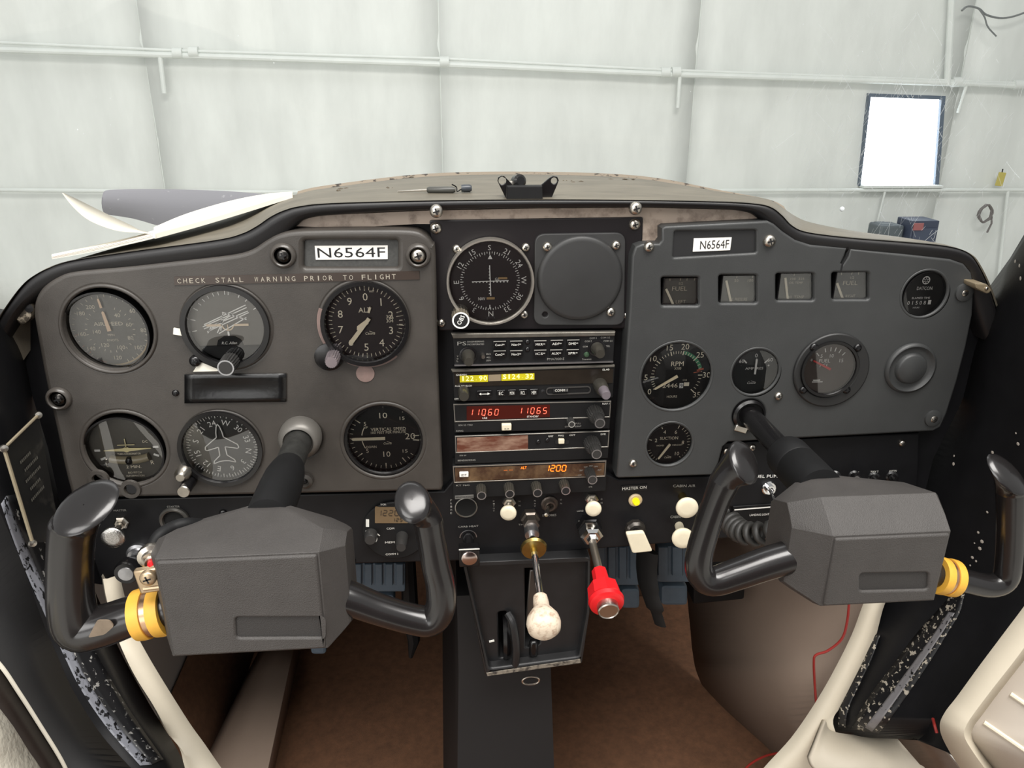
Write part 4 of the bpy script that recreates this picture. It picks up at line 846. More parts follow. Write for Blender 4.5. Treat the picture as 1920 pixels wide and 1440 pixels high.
# 4 dme
r = radio('dme_unit', 'distance measuring unit with scuffed blank brown window, fourth unit of the radio stack', [(852, 818), (1144, 807), (1140, 860), (853, 871)])
frame(r, [(853, 818), (1143, 808), (1141, 839), (854, 850)], mat('bezel_metal', (170, 166, 158), .3, .8))
MB().plate([[xz(x, y, YR-.0004) for x, y in [(857, 821), (990, 816), (990, 843), (857, 848)]]], YR-.0004, .0006).build('display_window', mat('scuffed_brown', (92, 50, 36), .35, vs=60, dirt=((150, 122, 104), .42, .66), stretch=(.5, 1, 1.6)), r)
b = MB(); b.ptext('RMT', 1033, 818, 9, 3.3, YR-.0012).ptext('FREQ', 1052, 817, 10, 3.3, YR-.0012).ptext('GS/T', 1073, 816, 11, 3.3, YR-.0012).ptext('DME', 1131, 814, 9, 3.3, YR-.0012); b.build('lettering', LETB, r, smooth=False)
b = MB(); b.ptext('KN 64', 868, 854, 12, 2.6, YR-.0004).ptext('BENDIX/KING', 875, 863, 33, 3.2, YR-.0004); b.build('dim_lettering', LETD, r, smooth=False)
MB().plate([rrect(1041, 825, 1067, 833, YR-.0008, 4)], YR-.0008, .001).build('slider_slot', INK, r); button(r, 1053, 828.5, 11, 9, '', m=CREAMK, d=.004, name='slider')
dual(r, 1117, 851)
for px, py in ((1026, 825), (1009, 828)): screw(r, px, py, YR-.0004, SCRB, k=.7)
# 5 transponder
r = radio('transponder', 'transponder showing orange 1200, lowest unit of the radio stack', [(848, 873), (1138, 862), (1136, 921), (850, 936)])
frame(r, [(849, 875), (1137, 864), (1135, 894), (851, 906)], mat('bezel_worn', (136, 128, 118), .4, .6))
MB().plate([[xz(x, y, YR-.0004) for x, y in [(853, 878), (1134, 868), (1132, 891), (854, 903)]]], YR-.0004, .0006).build('display_window', mat('scuffed_amber', (62, 40, 26), .35, vs=45, dirt=((112, 88, 62), .45, .7)), r)
ORL = mat('orange_led', (255, 122, 30), .5, emit=2.0)
b = MB(); seg7(b, '1200', 1026, 878, 7, 11, 10.5, YR-.0014, 1.6); b.ptext('ALT', 982, 877, 11, 5, YR-.0014).ptext('-', 948, 882, 7, 1.6, YR-.0014).ptext('-', 958, 881.5, 7, 1.6, YR-.0014); b.build('digits', ORL, r, smooth=False)
bt = button(r, 870, 890.5, 17, 10, 'IDT', m=LABELW, tm=INK, d=.003, tw=.55, th=.45, lit=False)
kk = knob(r, 1111, 900, YR-.020, YR, .0056, KN, ribs=36, name='mode_knob'); rings(kk, 1111, 900, YR-.0202, .0040, .0050, ALU)
b = MB()
for st, x, y in (('SBY', 1090, 882), ('TST', 1098, 876), ('GND', 1108, 873.5), ('ON', 1117, 874.5), ('ALT', 1124, 881), ('OFF', 1087, 891), ('VFR', 1107, 913)): b.ptext(st, x, y, 7, 2.8, YR-.0012)
b.ptext('KT 76C', 868, 910, 25, 3, YR-.0012); b.build('lettering', LETD, r, smooth=False)
MB().plate([[xz(x, y, YR-.0008) for x, y in [(853, 930), (888, 928), (888, 934), (853, 936)]]], YR-.0008, .0008).build('maker_plate', mat('plate_grey', (104, 102, 98), .4), r); MB().ptext('BENDIX/KING', 870.5, 932, 32, 3.2, YR-.001).build('maker_lettering', INK, r)
for px, py in ((903, 929), (956, 926), (1008, 924), (1061, 920)):
    kk = knob(r, px, py, YR-.016, YR, .0056, KNB, ribs=32, name='code_knob'); rings(kk, px, py+.5, YR-.0162, .0038, .0048, ALU); MB().disc(at(px, py+.5, YR-.0161), .004, 20).build('knob_face', INK, kk, smooth=False)
# ================================================================== CONTROLS ON THE LOWER PANEL
def rod(b, p0, p1, r, n=14): return b.tube([p0, p1], r, n)
def axis_lathe(p0, d, prof, m, name, parent, n=28, ang=35, rib=0, ribn=0): return MB().lathe(prof, p0, d, ribn or n, rib, ribn).build(name, m, parent, ang=ang)
def pull(name, label, base, tip, ytip, rk, m, stem=STEEL, rs=.0028, cat='knob', group=None, nut=True, thick=.006, YB0=YL, dome=.0015):
    p0 = at(*base, YB0); p1 = at(*tip, ytip); d = (p1-p0).normalized(); L = (p1-p0).length
    o = thing(name, label, cat, p0, group)
    MB().lathe([(rs, 0), (rs, L-thick*.6)], p0, d, 14).build('stem', stem, o)
    if nut: MB().lathe([(.0075, 0), (.0075, .003), (.006, .0045), (.0045, .0045), (.0045, .008), (0, .008)], p0, d, 6).build('nut', STEEL, o, ang=20)
    MB().lathe([(rs, L-thick*1.6), (rk*.55, L-thick*1.3), (rk*.9, L-thick), (rk, L-thick*.55), (rk, L-thick*.2), (rk*.9, L), (rk*.5, L+dome*.2), (0, L+dome*.2)], p0, d, 32).build('head', m, o, ang=50)
    return o, p0, d, L
kg = 'cream pull knobs on the lower panel'
pull('pull_knob', 'cream pull knob under the second transponder code knob', (955, 941), (953, 964), -.020, .0085, CREAMK, group=kg)
pull('pull_knob', 'cream pull knob above the mixture control labelled LAND', (1109, 935), (1113, 956), -.020, .0085, CREAMK, group=kg)
pull('pull_knob', 'cream cabin air knob half hidden by the right yoke grip, upper of two', (1279, 930), (1289, 954), -.024, .0118, CREAMK, stem=BRASS, rs=.0045, group=kg, nut=False)
pull('pull_knob', 'cream cabin heat knob behind the right yoke grip, lower of two', (1273, 985), (1281, 1011), -.026, .0118, CREAMK, stem=CREAMK, rs=.0048, group=kg, nut=False)
pull('master_switch_knob', 'silver dished master knob at the far left of the lower panel', (229, 978), (210, 1010), -.026, .0118, mat('dished_chrome', (210, 208, 204), .25, 1.0, bump=.3, bs=900), cat='knob')
o, p0, d, L = pull('light_knob', 'black knob with bright metal centre left of the yoke clamp', (262, 1036), (236, 1076), -.036, .0125, BLACKG, stem=BLACKG, rs=.006, nut=False, thick=.014)
axis_lathe(p0+d*L, d, [(.0075, 0), (.0072, .001), (0, .0012)], ALU, 'cap', o); axis_lathe(p0, d, [(.012, 0), (.012, .005), (.009, .006), (.009, .01), (0, .01)], ALU, 'collar', o)
# carb heat
o, p0, d, L = pull('carburettor_heat_knob', 'square black carburettor heat knob with chrome disc left of the throttle', (878, 1006), (880, 1044), -.030, .004, BLACKG, stem=BLACKG, rs=.006, nut=False)
pc = p0+d*L; MB().box(pc+Vector((0, .004, 0)), (.0215, .012, .0225)).build('square_body', BLACKG, o, bevel=.0012)
axis_lathe(pc+Vector((0, -.002, 0)), (0, -1, 0), [(.0082, 0), (.0082, .0012), (.0072, .0018), (0, .0018)], mat('spun_disc', (206, 190, 184), .2, 1.0), 'disc', o); MB().box(pc+Vector((0, -.0022, .0105)), (.0215, .0006, .0009)).build('index_line', LETB, o)
MB().ring(at(878, 1008, YL-.001), .0085, .0095, 270, 450, 24).build('collar_edge', ALU, o)
# primer opening ring
o = thing('primer_port', 'empty round hole with bright rim below the lower left of the transponder', 'port', at(874, 951, YL)); c = at(874, 951, YL)
MB().lathe([(.0120, 0), (.0120, .0012), (.0112, .0016), (.0106, .0006), (.0106, 0)], c, (0, -1, 0), 36).build('rim', mat('port_rim', (150, 146, 138), .3, .8), o); MB().disc(c+Vector((0, -.0003, 0)), .0107).build('opening', mat('void', (6, 6, 6), .9), o)
# strobe toggle
def toggle(name, label, base, tip, ytip, rn, YB0, m=STEEL, nutm=STEEL):
    p0 = at(*base, YB0); p1 = at(*tip, ytip); d = (p1-p0); L = d.length; o = thing(name, label, 'toggle switch', p0)
    MB().lathe([(rn, 0), (rn, .002), (rn*.85, .003), (rn*.6, .003), (rn*.6, .007), (rn*.42, .007), (rn*.42, .001), (0, .001)], p0, (0, -1, 0), 12).build('nut', nutm, o, ang=20)
    MB().lathe([(.0014, 0), (.0017, L*.5), (.0026, L*.88), (.002, L*.99), (0, L)], p0, d, 12).build('bat', m, o, ang=60); return o
toggle('strobe_switch', 'metal toggle switch with worn collar between the cream knobs', (1030, 944), (1024, 966), -.024, .0095, YL, nutm=mat('worn_nut', (86, 78, 72), .4, .7))
toggle('fuel_pump_switch', 'chrome toggle switch under the FUEL PUMP label', (1441, 914), (1453, 939), -.026, .0085, YL-.002, CHROME, CHROME)
# MASTER ON lamp
o = thing('indicator_lamp', 'yellow indicator lamp in a cream ring under the MASTER ON tape', 'lamp', at(1191, 938, YL)); c = at(1191, 937, YL)
MB().lathe([(.0075, 0), (.0075, .0016), (.006, .0028), (.0046, .002), (0, .002)], c, (0, -1, 0), 28).build('bezel', mat('lamp_ring', (196, 176, 142), .45), o); MB().lathe([(.0038, 0), (.0038, .004), (.0028, .006), (0, .007)], c+Vector((0, -.002, 0)), (0, -1, 0), 20).build('lens', mat('lamp_yellow', (238, 222, 20), .3, emit=.5), o)
# flap paddle
o = thing('flap_switch', 'cream flat flap paddle right of the mixture knob', 'switch', at(1190, 990, YL)); c = at(1190, 990, YL)
MB().lathe([(.0115, 0), (.0115, .006), (.009, .009), (0, .009)], c, (0, -1, 0), 20, .06, 20).build('collar', mat('flap_collar', (66, 62, 58), .35, .6), o)
q = [(1174, 1001), (1208, 998), (1224, 1034), (1186, 1038)]
MB().plate([roundpoly([xz(x, y, -.022) for x, y in q], .0028, 4)], -.022, .005, .0012, 2, back=True).build('paddle', CREAMK, o); MB().tube([c, at(1196, 1004, -.019)], .004, 10).build('lever', BLACKG, o)
# starter socket
o = thing('starter_handle', 'black starter socket with a grey rim under the STARTER label', 'socket', at(328, 972, YL)); c = at(328, 974, YL)
MB().lathe([(.0150, 0), (.0150, .003), (.0135, .005), (.0115, .004), (.0110, 0)], c, (0, -1, 0), 32).build('rim', mat('rim_grey', (92, 90, 86), .35, .5), o); MB().disc(c+Vector((0, -.0004, 0)), .0115).build('opening', mat('void', (6, 6, 6), .9), o)
# breakers
for i, (lx, ly, tx, ty, Yt) in enumerate(((1565, 893, 1568, 896, -.010), (1601, 892, 1607, 898, -.012), (1638, 895, 1646, 909, -.026), (1672, 893, 1681, 910, -.026))):
    p0 = at(lx, ly, YL-.002); p1 = at(tx, ty, Yt); d = p1-p0; L = d.length
    o = thing('circuit_breaker', ['leftmost circuit breaker peeking above the right yoke hub', 'second circuit breaker from the left above the right yoke hub', 'third circuit breaker from the left, standing out', 'rightmost circuit breaker at the end of the row'][i], 'circuit breaker', p0, 'circuit breakers in a row')
    MB().lathe([(.0065, 0), (.0065, .003), (.0045, .004), (.0045, .008), (.003, .008), (.003, L*.7), (.0045, L*.75), (.0045, L), (0, L+.0005)], p0, d, 18).build('button', BLACKG, o)
    MB().lathe([(.0032, 0), (.0028, .0006), (0, .0006)], p1, d, 16).build('cap', mat('breaker_cap', (88, 86, 84), .35), o)
b = MB()
for st, x, y in (('GEN', 1565, 886.5), ('NAV 1', 1603, 885.5), ('NAV 2', 1640, 884), ('AVION', 1674, 883)): b.ptext(st, x, y, 14, 3.5, YL-.0026)
b.build('breaker_lettering', LETB, rp, smooth=False)
# panel lettering
b = MB()
for st, x, y, w_, h_ in (('MASTER', 225, 957, 24, 4), ('STARTER', 325, 950, 24, 4), ('OFF', 324, 1012, 11, 6), ('SQL', 716, 950, 10, 4), ('THROTTLE', 990, 983, 36, 3.5), ('MIXTURE', 1102, 977, 34, 4), ('LAND', 1088, 958, 12, 3.5), ('CARB HEAT', 878, 987, 38, 3.5), ('CABIN AIR', 1283, 911, 42, 5), ('CABIN HT', 1272, 969, 30, 5), ('STROBES', 1030, 966, 26, 4)):
    b.ptext(st, x, y, w_, h_, YL-.0012, rot=.03 if x > 1200 else 0)
for i, ch in enumerate('PRIME'): b.ptext(ch, 846, 938+i*6, 3, 4, YL-.0006)
for i, ch in enumerate('PITOT'): b.ptext(ch, 926, 940+i*4.5, 3, 3, YL-.0006)
for i, ch in enumerate('NAV'): b.ptext(ch, 1003+i*0, 939+i*5, 3, 3, YL-.0006)
for x, y in ((974, 940), (974, 948), (1052, 937), (1052, 944), (1128, 936), (1128, 943)): b.ptext('ON'[0] if y < 942 and x != 974 else 'N', x, y, 3, 3, YL-.0006)
b.build('lettering', LETD, lp, smooth=False)
MB().plate([[xz(x, y, YL-.0009) for x, y in [(1165, 911), (1214, 908), (1214, 919), (1165, 922)]]], YL-.0009, .001).build('label_tape', INK, lp)
MB().ptext('MASTER ON', 1189.5, 915, 45, 5.5, YL-.0012, rot=-.04).build('tape_lettering', LETB, lp)
for x, y in ((660, 1052), (418, 962)): screw(lp, x, y, YL-.001, SCRB, k=1.2)
# chronometer label
o = thing('chronometer_placard', 'white framed CHRONOMETER placard above the left yoke hub', 'placard', at(462, 978, YL))
l1 = [xz(x, y, YL-.0008) for x, y in [(424, 974), (434, 967), (560, 960), (560, 985), (424, 990)]]; l2 = [xz(x, y, YL-.0008) for x, y in [(427, 976), (435, 970), (557, 963), (557, 982), (427, 987)]]
MB().plate([l1, l2], YL-.0008, .0008).build('frame', LETB, o); MB().ptext('CHRONOMETER', 470, 962, 58, 4.5, YL-.001, rot=-.06).build('lettering', MARK, o)
# round comm unit
o = thing('round_comm_unit', 'round second comm unit with dim amber display between left yoke hub and grip', 'radio', at(738, 1050, YL)); c = at(741, 992, YL); k = mpp(741, 992)
MB().lathe([(62*k, 0), (62*k, .003), (60*k, .004), (0, .004)], c, (0, -1, 0), 48).build('bezel', BLACKM, o)
MB().plate([rrect(703, 951, 765, 981, YL-.0046, 2)], YL-.0046, .002).build('display', mat('lcd_amber', (112, 92, 66), .3, var=.1, vs=60), o)
b = MB(); seg7(b, '1220', 711, 962, 7, 10, 11, YL-.005, 1.2, .05); seg7(b, '125', 738, 975, 4, 6, 7, YL-.005, 1.0, .05); b.build('digits', INK, o, smooth=False)
b = MB()
for st, x, y, w_ in (('SQL', 719, 946, 11), ('COM', 732, 991, 14), ('OFF', 690, 996, 10), ('MEM', 731, 1017, 18), ('COMM 2', 735, 1039, 24)): b.ptext(st, x, y, w_, 4, YL-.0046)
b.plate([[xz(x, y, YL-.0045) for x, y in [(686, 974), (692, 974), (692, 988), (686, 988)]]], YL-.0045, .0003); b.ring(at(699, 1012, YL-.0046), .008, .0092, 5, 60, 12); b.ring(at(695, 1010, YL-.0046), .0062, .007, 60, 130, 12)
b.build('lettering', LETB, o, smooth=False)
knob(o, 752, 1027, -.022, YL-.004, .0065, KN, name='tuning_knob', taper=.85); knob(o, 694, 1013, -.012, YL-.004, .007, KN, name='volume_knob', taper=.9)
# throttle
p0 = at(993, 968, YL); p1 = at(1019, 1166, -.14); d = (p1-p0).normalized(); L = (p1-p0).length
o = thing('throttle', 'pale worn round throttle knob on a long rod with brass disc', 'throttle', p0)
axis_lathe(p0, (0, -1, 0), [(.0105, 0), (.0105, .008), (.0085, .010), (.0085, .02), (0, .02)], mat('nut_worn', (120, 112, 104), .35, .9), 'nut', o, 6, 20)
axis_lathe(p0, d, [(.0075, .012), (.0075, .030), (0, .03)], ALU, 'sleeve', o, 20); axis_lathe(p0, d, [(.003, .044), (.0125, .046), (.0138, .049), (.0125, .052), (.004, .0525), (.004, .058), (0, .058)], BRASS, 'friction_disc', o, 36)
axis_lathe(p0, d, [(.0036, .02), (.0036, L-.028)], CHROME, 'rod', o, 16)
axis_lathe(p0, d, [(.0068, L-.030), (.0074, L-.024), (.0078, L-.016), (.0110, L-.011), (.0150, L-.004), (.0160, L+.002), (.0150, L+.008), (.0105, L+.0125), (.005, L+.0138), (0, L+.014)], mat('worn_throttle_knob', (222, 206, 184), .6, vs=150, dirt=((176, 150, 128), .50, .66), bump=.25, bs=500), 'knob', o, 32, 80)
# mixture
p0 = at(1103, 983, YL); p1 = at(1139, 1137, -.108); d = (p1-p0).normalized(); L = (p1-p0).length
o = thing('mixture_control', 'bright red mixture knob with silver push button on a steel rod', 'mixture control', p0)
axis_lathe(p0, (0, -1, 0), [(.0135, 0), (.0135, .010), (.012, .012), (0, .012)], BLACKG, 'locknut', o, 6, 20); axis_lathe(p0+Vector((0, -.012, 0)), d, [(.0125, 0), (.0125, .010), (.0095, .013), (.0065, .013), (.005, .018), (0, .018)], CHROME, 'hex_nut', o, 6, 20)
axis_lathe(p0, d, [(.0042, .02), (.0042, L-.04)], mat('dull_rod', (150, 142, 132), .35, .9), 'rod', o, 16)
n = 48; prof = [(.0078, L-.046), (.0084, L-.032), (.0090, L-.028), (.0158, L-.024), (.0170, L-.010), (.0170, L-.006), (.0150, L-.002), (0, L-.002)]
axis_lathe(p0, d, prof, RED, 'knob', o, 8, 25); axis_lathe(p0, d, [(.0170, L-.009), (.0178, L-.007), (.0168, L-.003), (.013, L-.001), (0, L-.001)], RED, 'knob_flange', o, 36)
axis_lathe(p0, d, [(.0105, L-.003), (.0105, L+.006), (.0095, L+.007), (.0088, L+.0062), (0, L+.0062)], mat('push_button_silver', (196, 188, 178), .3, 1.0), 'push_button', o, 32)
# ================================================================== YOKES
def hub(parent, x0, x1, yb, y3, y2, y1, y0, Yf, ch0, ch1, slot, sx, back=.075):
    cxp = (x0[0]+x1[0])/2; xa = at(x0[0], (yb+y3)/2, Yf+x0[1]).x; xb = at(x1[0], (yb+y3)/2, Yf+x1[1]).x
    zb = at(cxp, yb, Yf+.006).z; z3 = at(cxp, y3, Yf).z; z2 = at(cxp, y2, Yf+.010).z; z1 = at(cxp, y1, Yf+.026).z; z0 = at(cxp, y0, Yf+back-.008).z
    prof = [(Yf+.012, zb), (Yf, zb+.006), (Yf, z3), (Yf+.010, z2), (Yf+.026, z1), (Yf+back-.008, z0), (Yf+back, z0-.006), (Yf+back, zb+.012), (Yf+back-.008, zb+.004)]
    cz = (zb+z1)/2; cy = Yf+back*.55
    def sec(x, k, dy): return [Vector((x, cy+(y-cy)*k+dy, cz+(z-cz)*(k*.5+.5))) for y, z in prof]
    rows = [sec(xa, .55, .004), sec(xa+ch0*.3, .70, .003), sec(xa+ch0, 1, 0), sec(xb-ch1, 1, 0), sec(xb-ch1*.3, .74, .003), sec(xb, .6, .004)]
    import bmesh
    pts = [q for r in rows for q in r]+[Vector((sx[0]+sx[2]*1.5*math.cos(k*math.pi/8), Yf+back-.002, sx[1]-.002+sx[2]*math.sin(k*math.pi/8))) for k in range(16)]
    bm = bmesh.new(); vs_ = [bm.verts.new(q) for q in pts]; bmesh.ops.convex_hull(bm, input=vs_)
    bmesh.ops.delete(bm, geom=[v for v in bm.verts if not v.link_faces], context='VERTS'); bmesh.ops.dissolve_limit(bm, angle_limit=math.radians(4), verts=bm.verts, edges=bm.edges)
    bm.verts.index_update(); hb = MB(); hb.add([v.co.copy() for v in bm.verts], [tuple(v.index for v in f.verts) for f in bm.faces]); bm.free()
    hb.build('hub', YOKE, parent, smooth=True, ang=24, bevel=.0045)
    fl = [(xa+ch0+.0012, zb+.0072), (xb-ch1-.0012, zb+.0072), (xb-ch1-.0012, z3-.0012), (xa+ch0+.0012, z3-.0012)]
    sl = roundpoly([xz(x, y, Yf-.0022) for x, y in slot], .0032, 4)
    MB().plate([roundpoly(fl, .002, 3), sl], Yf-.0022, .003, .0018, 3).build('hub_face', YOKE, parent, ang=60)
    MB().plate([sl], Yf-.0002, .001).build('label_recess', mat('yoke_recess', (50, 48, 47), .55, bump=.4, bs=1300), parent)
def grip(parent, path, Y0, name, n_, flare, m=GRIP):
    P = cr([(x, y, r) for x, y, r in path], 5); N = 24
    pts = [at(p.x, p.y, Y0) for p in P]; rad = [max(.0006, p.z*.000366) for p in P]
    b = MB().tube(pts, rad, N, up=(0, 1, 0), cap=False)
    last = b.v[-N:]; C0 = pts[-1]; t = (pts[-1]-pts[-2]).normalized(); n_ = Vector(n_).normalized(); fl = Vector(flare); rows = [last]
    W = [(v-C0)-t*((v-C0).dot(n_)/t.dot(n_)) for v in last]; W0 = [v-C0 for v in last]
    C1 = C0+t*.015
    for ce, sc, mix in ((C0+t*.006+fl*.2, 1.0, .35), (C0+t*.0105+fl*.6, 1.06, .75), (C1+fl*.95, 1.16, 1.0), (C1+fl+n_*.0010, 1.18, 1.0), (C1+fl+n_*.0022, 1.12, 1.0), (C1+fl+n_*.0036, .88, 1.0), (C1+fl+n_*.0044, .5, 1.0), (C1+fl+n_*.0047, .02, 1.0)):
        rows.append([ce+a.lerp(c, mix)*sc for a, c in zip(W0, W)])
    b.loft(rows, closed=True); return b.build(name, m, parent, ang=42)
# left yoke
YF = -.235
A = at(565, 815, YC)
lyk = thing('control_yoke', 'left control yoke with push-to-talk switch strapped to its arm', 'control yoke', A, 'pair of control yokes')
MB().lathe([(.0195, -.004), (.0208, .004), (.0205, .012), (.0175, .019), (.0145, .020), (.0135, .017)], A, (0, -1, 0), 36).build('shaft_socket', mat('socket_grey', (104, 101, 96), .4, .3), lyk, ang=60)
MB().lathe([(.003, .0), (.003, .001), (0, .001)], A+Vector((-.004, -.0158, .0125)), (0, -1, .9), 12).build('socket_hole', INK, lyk)
MB().lathe([(.0128, .01), (.0128, .075), (.0122, .08), (.0122, .13)], A, (0, -1, 0), 24).build('shaft', mat('shaft_worn', (40, 40, 38), .5, var=.4, vs=120, bump=.3, bs=400), lyk)
MB().lathe([(.0128, .066), (.0142, .070), (.0160, .080), (.0174, .092), (.0180, .110), (.0180, .160), (0, .162)], A, (0, -1, 0), 30).build('shaft_boot', BLACKM, lyk, ang=60)
hub(lyk, (308, .03), (660, .03), 1224, 1040, 1026, 996, 976, YF, .012, .016, [(441, 1158), (606, 1158), (606, 1196), (443, 1197)], (A.x, A.z, .0125))
grip(lyk, [(390, 1130, 40), (320, 1138, 41), (250, 1154, 42), (190, 1174, 45), (146, 1176, 48), (133, 1130, 46), (131, 1062, 44), (134, 1010, 44), (138, 985, 45)], YF+.03, 'left_grip', (-.10, -.5, .85), (.009, -.004, .002))
grip(lyk, [(600, 1108, 38), (650, 1120, 37), (706, 1141, 34), (770, 1160, 33), (808, 1163, 34), (826, 1138, 33), (826, 1098, 32), (817, 1058, 31), (808, 1010, 30), (802, 975, 31)], YF+.03, 'right_grip', (.0, -.62, .78), (-.009, -.004, .003))
MB().plate([roundpoly([xz(x, y, YF+.0128) for x, y in [(165, 1196), (182, 1163), (205, 1163), (214, 1174), (196, 1190)]], .002, 3)], YF+.0128, .001).build('worn_spot', mat('worn_tan', (120, 106, 90), .6, var=.2, vs=100), lyk)
def clamp(parent, cpx, cpy, Y, ax, r, wd):
    c = at(cpx, cpy, Y); a = Vector(ax).normalized()
    for s_ in (-1, 1): MB().lathe([(r*.8, -wd*.2), (r, -wd*.2), (r*1.02, 0), (r, wd*.2), (r*.8, wd*.2)], c+a*s_*wd*.31, a, 40).build('yellow_band', YELLOW, parent)
    MB().lathe([(r*.94, -wd*.3), (r*.94, wd*.3)], c, a, 40).build('steel_band', mat('band_copper', (196, 160, 128), .25, .9), parent)
ck = thing('yoke_clamp', 'yellow cushioned clamp holding a push-to-talk button on the left yoke arm', 'clamp', at(285, 1150, YF+.03), 'yellow clamps on the yokes')
clamp(ck, 286, 1148, YF+.03, (at(330, 1138, 0)-at(240, 1156, 0)), .0194, .0225)
pb = at(281, 1086, YF+.012)
MB().box(pb, (.0175, .006, .020), ry=-.12).build('bracket', mat('bracket_brass', (190, 168, 138), .35, .8), ck, bevel=.0015); screw(ck, 277, 1085, YF+.006, SCR, k=.95, name='clamp_screw').data = screw_mesh(.0062, .0022, 'brass_screw', mat('bracket_brass', (190, 168, 138), .35, .8))
MB().tube([at(270, 1103, YF+.010), at(312, 1098, YF+.010)], .0022, 10).build('hinge_bar', mat('bracket_brass', (190, 168, 138), .35, .8), ck)
pt = thing('push_to_talk_button', 'red tipped push-to-talk button on a black cord above the left yellow clamp', 'button', at(284, 1062, YF+.02))
a0, a1 = at(286, 1040, YF+.03), at(284, 1070, YF+.012); dd = (a1-a0).normalized()
MB().lathe([(.0085, -.004), (.0105, 0), (.0105, .003), (.0075, .0045), (.0072, .007), (.005, .0075), (.005, .011), (0, .011)], a0, dd, 20).build('ring_nut', STEEL, pt); MB().lathe([(.0032, .008), (.0032, .018), (.002, .02), (0, .02)], a0, dd, 14).build('red_tip', RED, pt)
MB().tube(cr([a0, at(288, 1022, YF+.035), at(300, 1003, YF+.04), at(326, 988, YF+.05), at(352, 982, YF+.055), at(400, 985, YF+.07), at(460, 975, YF+.09), at(520, 985, YF+.10)], 6), .0048, 12).build('cord', BLACKM, pt, ang=80)
# right yoke
YF = -.235
A = at(1404, 778, YC)
ryk = thing('control_yoke', 'right control yoke with a yellow band on its right arm', 'control yoke', A, 'pair of control yokes')
MB().lathe([(.0170, -.002), (.0170, .002), (.0145, .004), (.0145, -.003)], A, (0, -1, 0), 32).build('shaft_socket', BLACKG, ryk); MB().disc(A+Vector((0, .0, 0)), .0165).build('socket_opening', mat('void', (6, 6, 6), .9), ryk)
MB().lathe([(.0105, .0), (.0105, .1), (.0115, .105)], A, (0, -1, 0), 28).build('shaft', BLACKG, ryk); MB().box(A+Vector((-.008, -.003, -.014)), (.014, .004, .007), ry=.3).build('socket_clip', STEEL, ryk, bevel=.001)
MB().lathe([(.0115, .090), (.0185, .092), (.0195, .096), (.0195, .116), (.0188, .117), (.0195, .118), (.0195, .160), (0, .162)], A, (0, -1, 0), 32).build('shaft_collar', BLACKM, ryk)
hub(ryk, (1436, .055), (1752, .02), 1136, 1004, 972, 930, 908, YF, .022, .010, [(1613, 1076), (1741, 1074), (1740, 1106), (1612, 1109)], (A.x, A.z, .0125))
grip(ryk, [(1540, 1030, 38), (1490, 1042, 38), (1440, 1056, 37), (1380, 1077, 35), (1336, 1090, 33), (1313, 1076, 31), (1311, 1042, 30), (1325, 990, 29), (1344, 936, 29), (1358, 904, 32)], YF+.03, 'left_grip', (.42, -.6, .68), (.007, -.004, .004))
grip(ryk, [(1700, 1068, 30), (1760, 1078, 29), (1810, 1090, 28), (1855, 1098, 28), (1884, 1086, 28), (1892, 1050, 29), (1895, 1000, 29), (1896, 950, 30), (1896, 920, 31)], YF+.03, 'right_grip', (.25, -.6, .75), (-.008, -.004, .002))
ck = thing('yoke_clamp', 'yellow ribbed clamp on the right arm of the right yoke', 'clamp', at(1776, 1080, YF+.03), 'yellow clamps on the yokes')
clamp(ck, 1772, 1081, YF+.03, (at(1830, 1092, 0)-at(1720, 1070, 0)), .0156, .0175)
# coiled cord behind the right yoke
pts = []; a0, a1, a2 = at(1362, 972, -.03), at(1400, 1000, -.06), at(1490, 995, -.10)
cl_ = cr([a0, a1, a2], 60)
for i, q in enumerate(cl_):
    t = i/len(cl_)*2*math.pi*9; tg = (cl_[min(i+1, len(cl_)-1)]-cl_[max(i-1, 0)]).normalized(); u = tg.cross(Vector((0, 1, 0))).normalized(); v = tg.cross(u); pts.append(q+u*math.cos(t)*.0095+v*math.sin(t)*.0095)
tag(MB().tube(pts, .0036, 8).build('spiral_cable', mat('cord_grey', (54, 53, 51), .45), ang=90), 'grey coiled cord stretched behind the right yoke hub', 'cord')
# ================================================================== PEDESTAL
YPd = -.012
pd = thing('centre_pedestal', 'black centre pedestal with trim slot below the throttle', 'pedestal', at(1000, 1268, YPd))
ol = roundpoly([xz(x, y, YPd) for x, y in [(868, 1056), (1108, 1046), (1106, 1150), (1092, 1246), (910, 1270)]], .004, 3); il = roundpoly([xz(x, y, YPd) for x, y in [(874, 1060), (1102, 1050), (1100, 1150), (1085, 1232), (918, 1254)]], .004, 3)
PDM = mat('pedestal_black', (30, 30, 31), .42, var=.3, vs=40)
MB().plate([ol, il], YPd, .10, .003, 3).build('rim', PDM, pd, ang=50)
MB().plate([[xz(x, y, YPd+.012) for x, y in [(866, 1050), (1106, 1044), (1100, 1150), (1086, 1238), (914, 1262)]], [xz(x, y, YPd+.012) for x, y in [(984, 1066), (1010, 1065), (1012, 1206), (1000, 1216), (985, 1214)]], roundpoly([xz(x, y, YPd+.012) for x, y in [(934, 1148), (950, 1146), (953, 1232), (936, 1234)]], .003, 3)], YPd+.012, .03, .002, 2).build('face', PDM, pd, ang=50)
MB().plate([[xz(x, y, YPd+.03) for x, y in [(870, 1050), (1100, 1050), (1090, 1240), (915, 1260)]]], YPd+.04, .002).build('slot_floor', mat('void', (6, 6, 6), .9), pd)
q = at(949, 1200, YPd+.02); MB().lathe([(.036, -.004), (.038, 0), (.036, .004)], q+Vector((0, .022, 0)), (1, 0, 0), 48).build('trim_wheel', BLACKG, pd)
MB().tube(cr([at(952, 1150, YPd+.010), at(962, 1170, YPd+.002), at(968, 1215, YPd), at(966, 1248, YPd+.004)], 5), .0045, 10).build('slot_rib', PDM, pd)
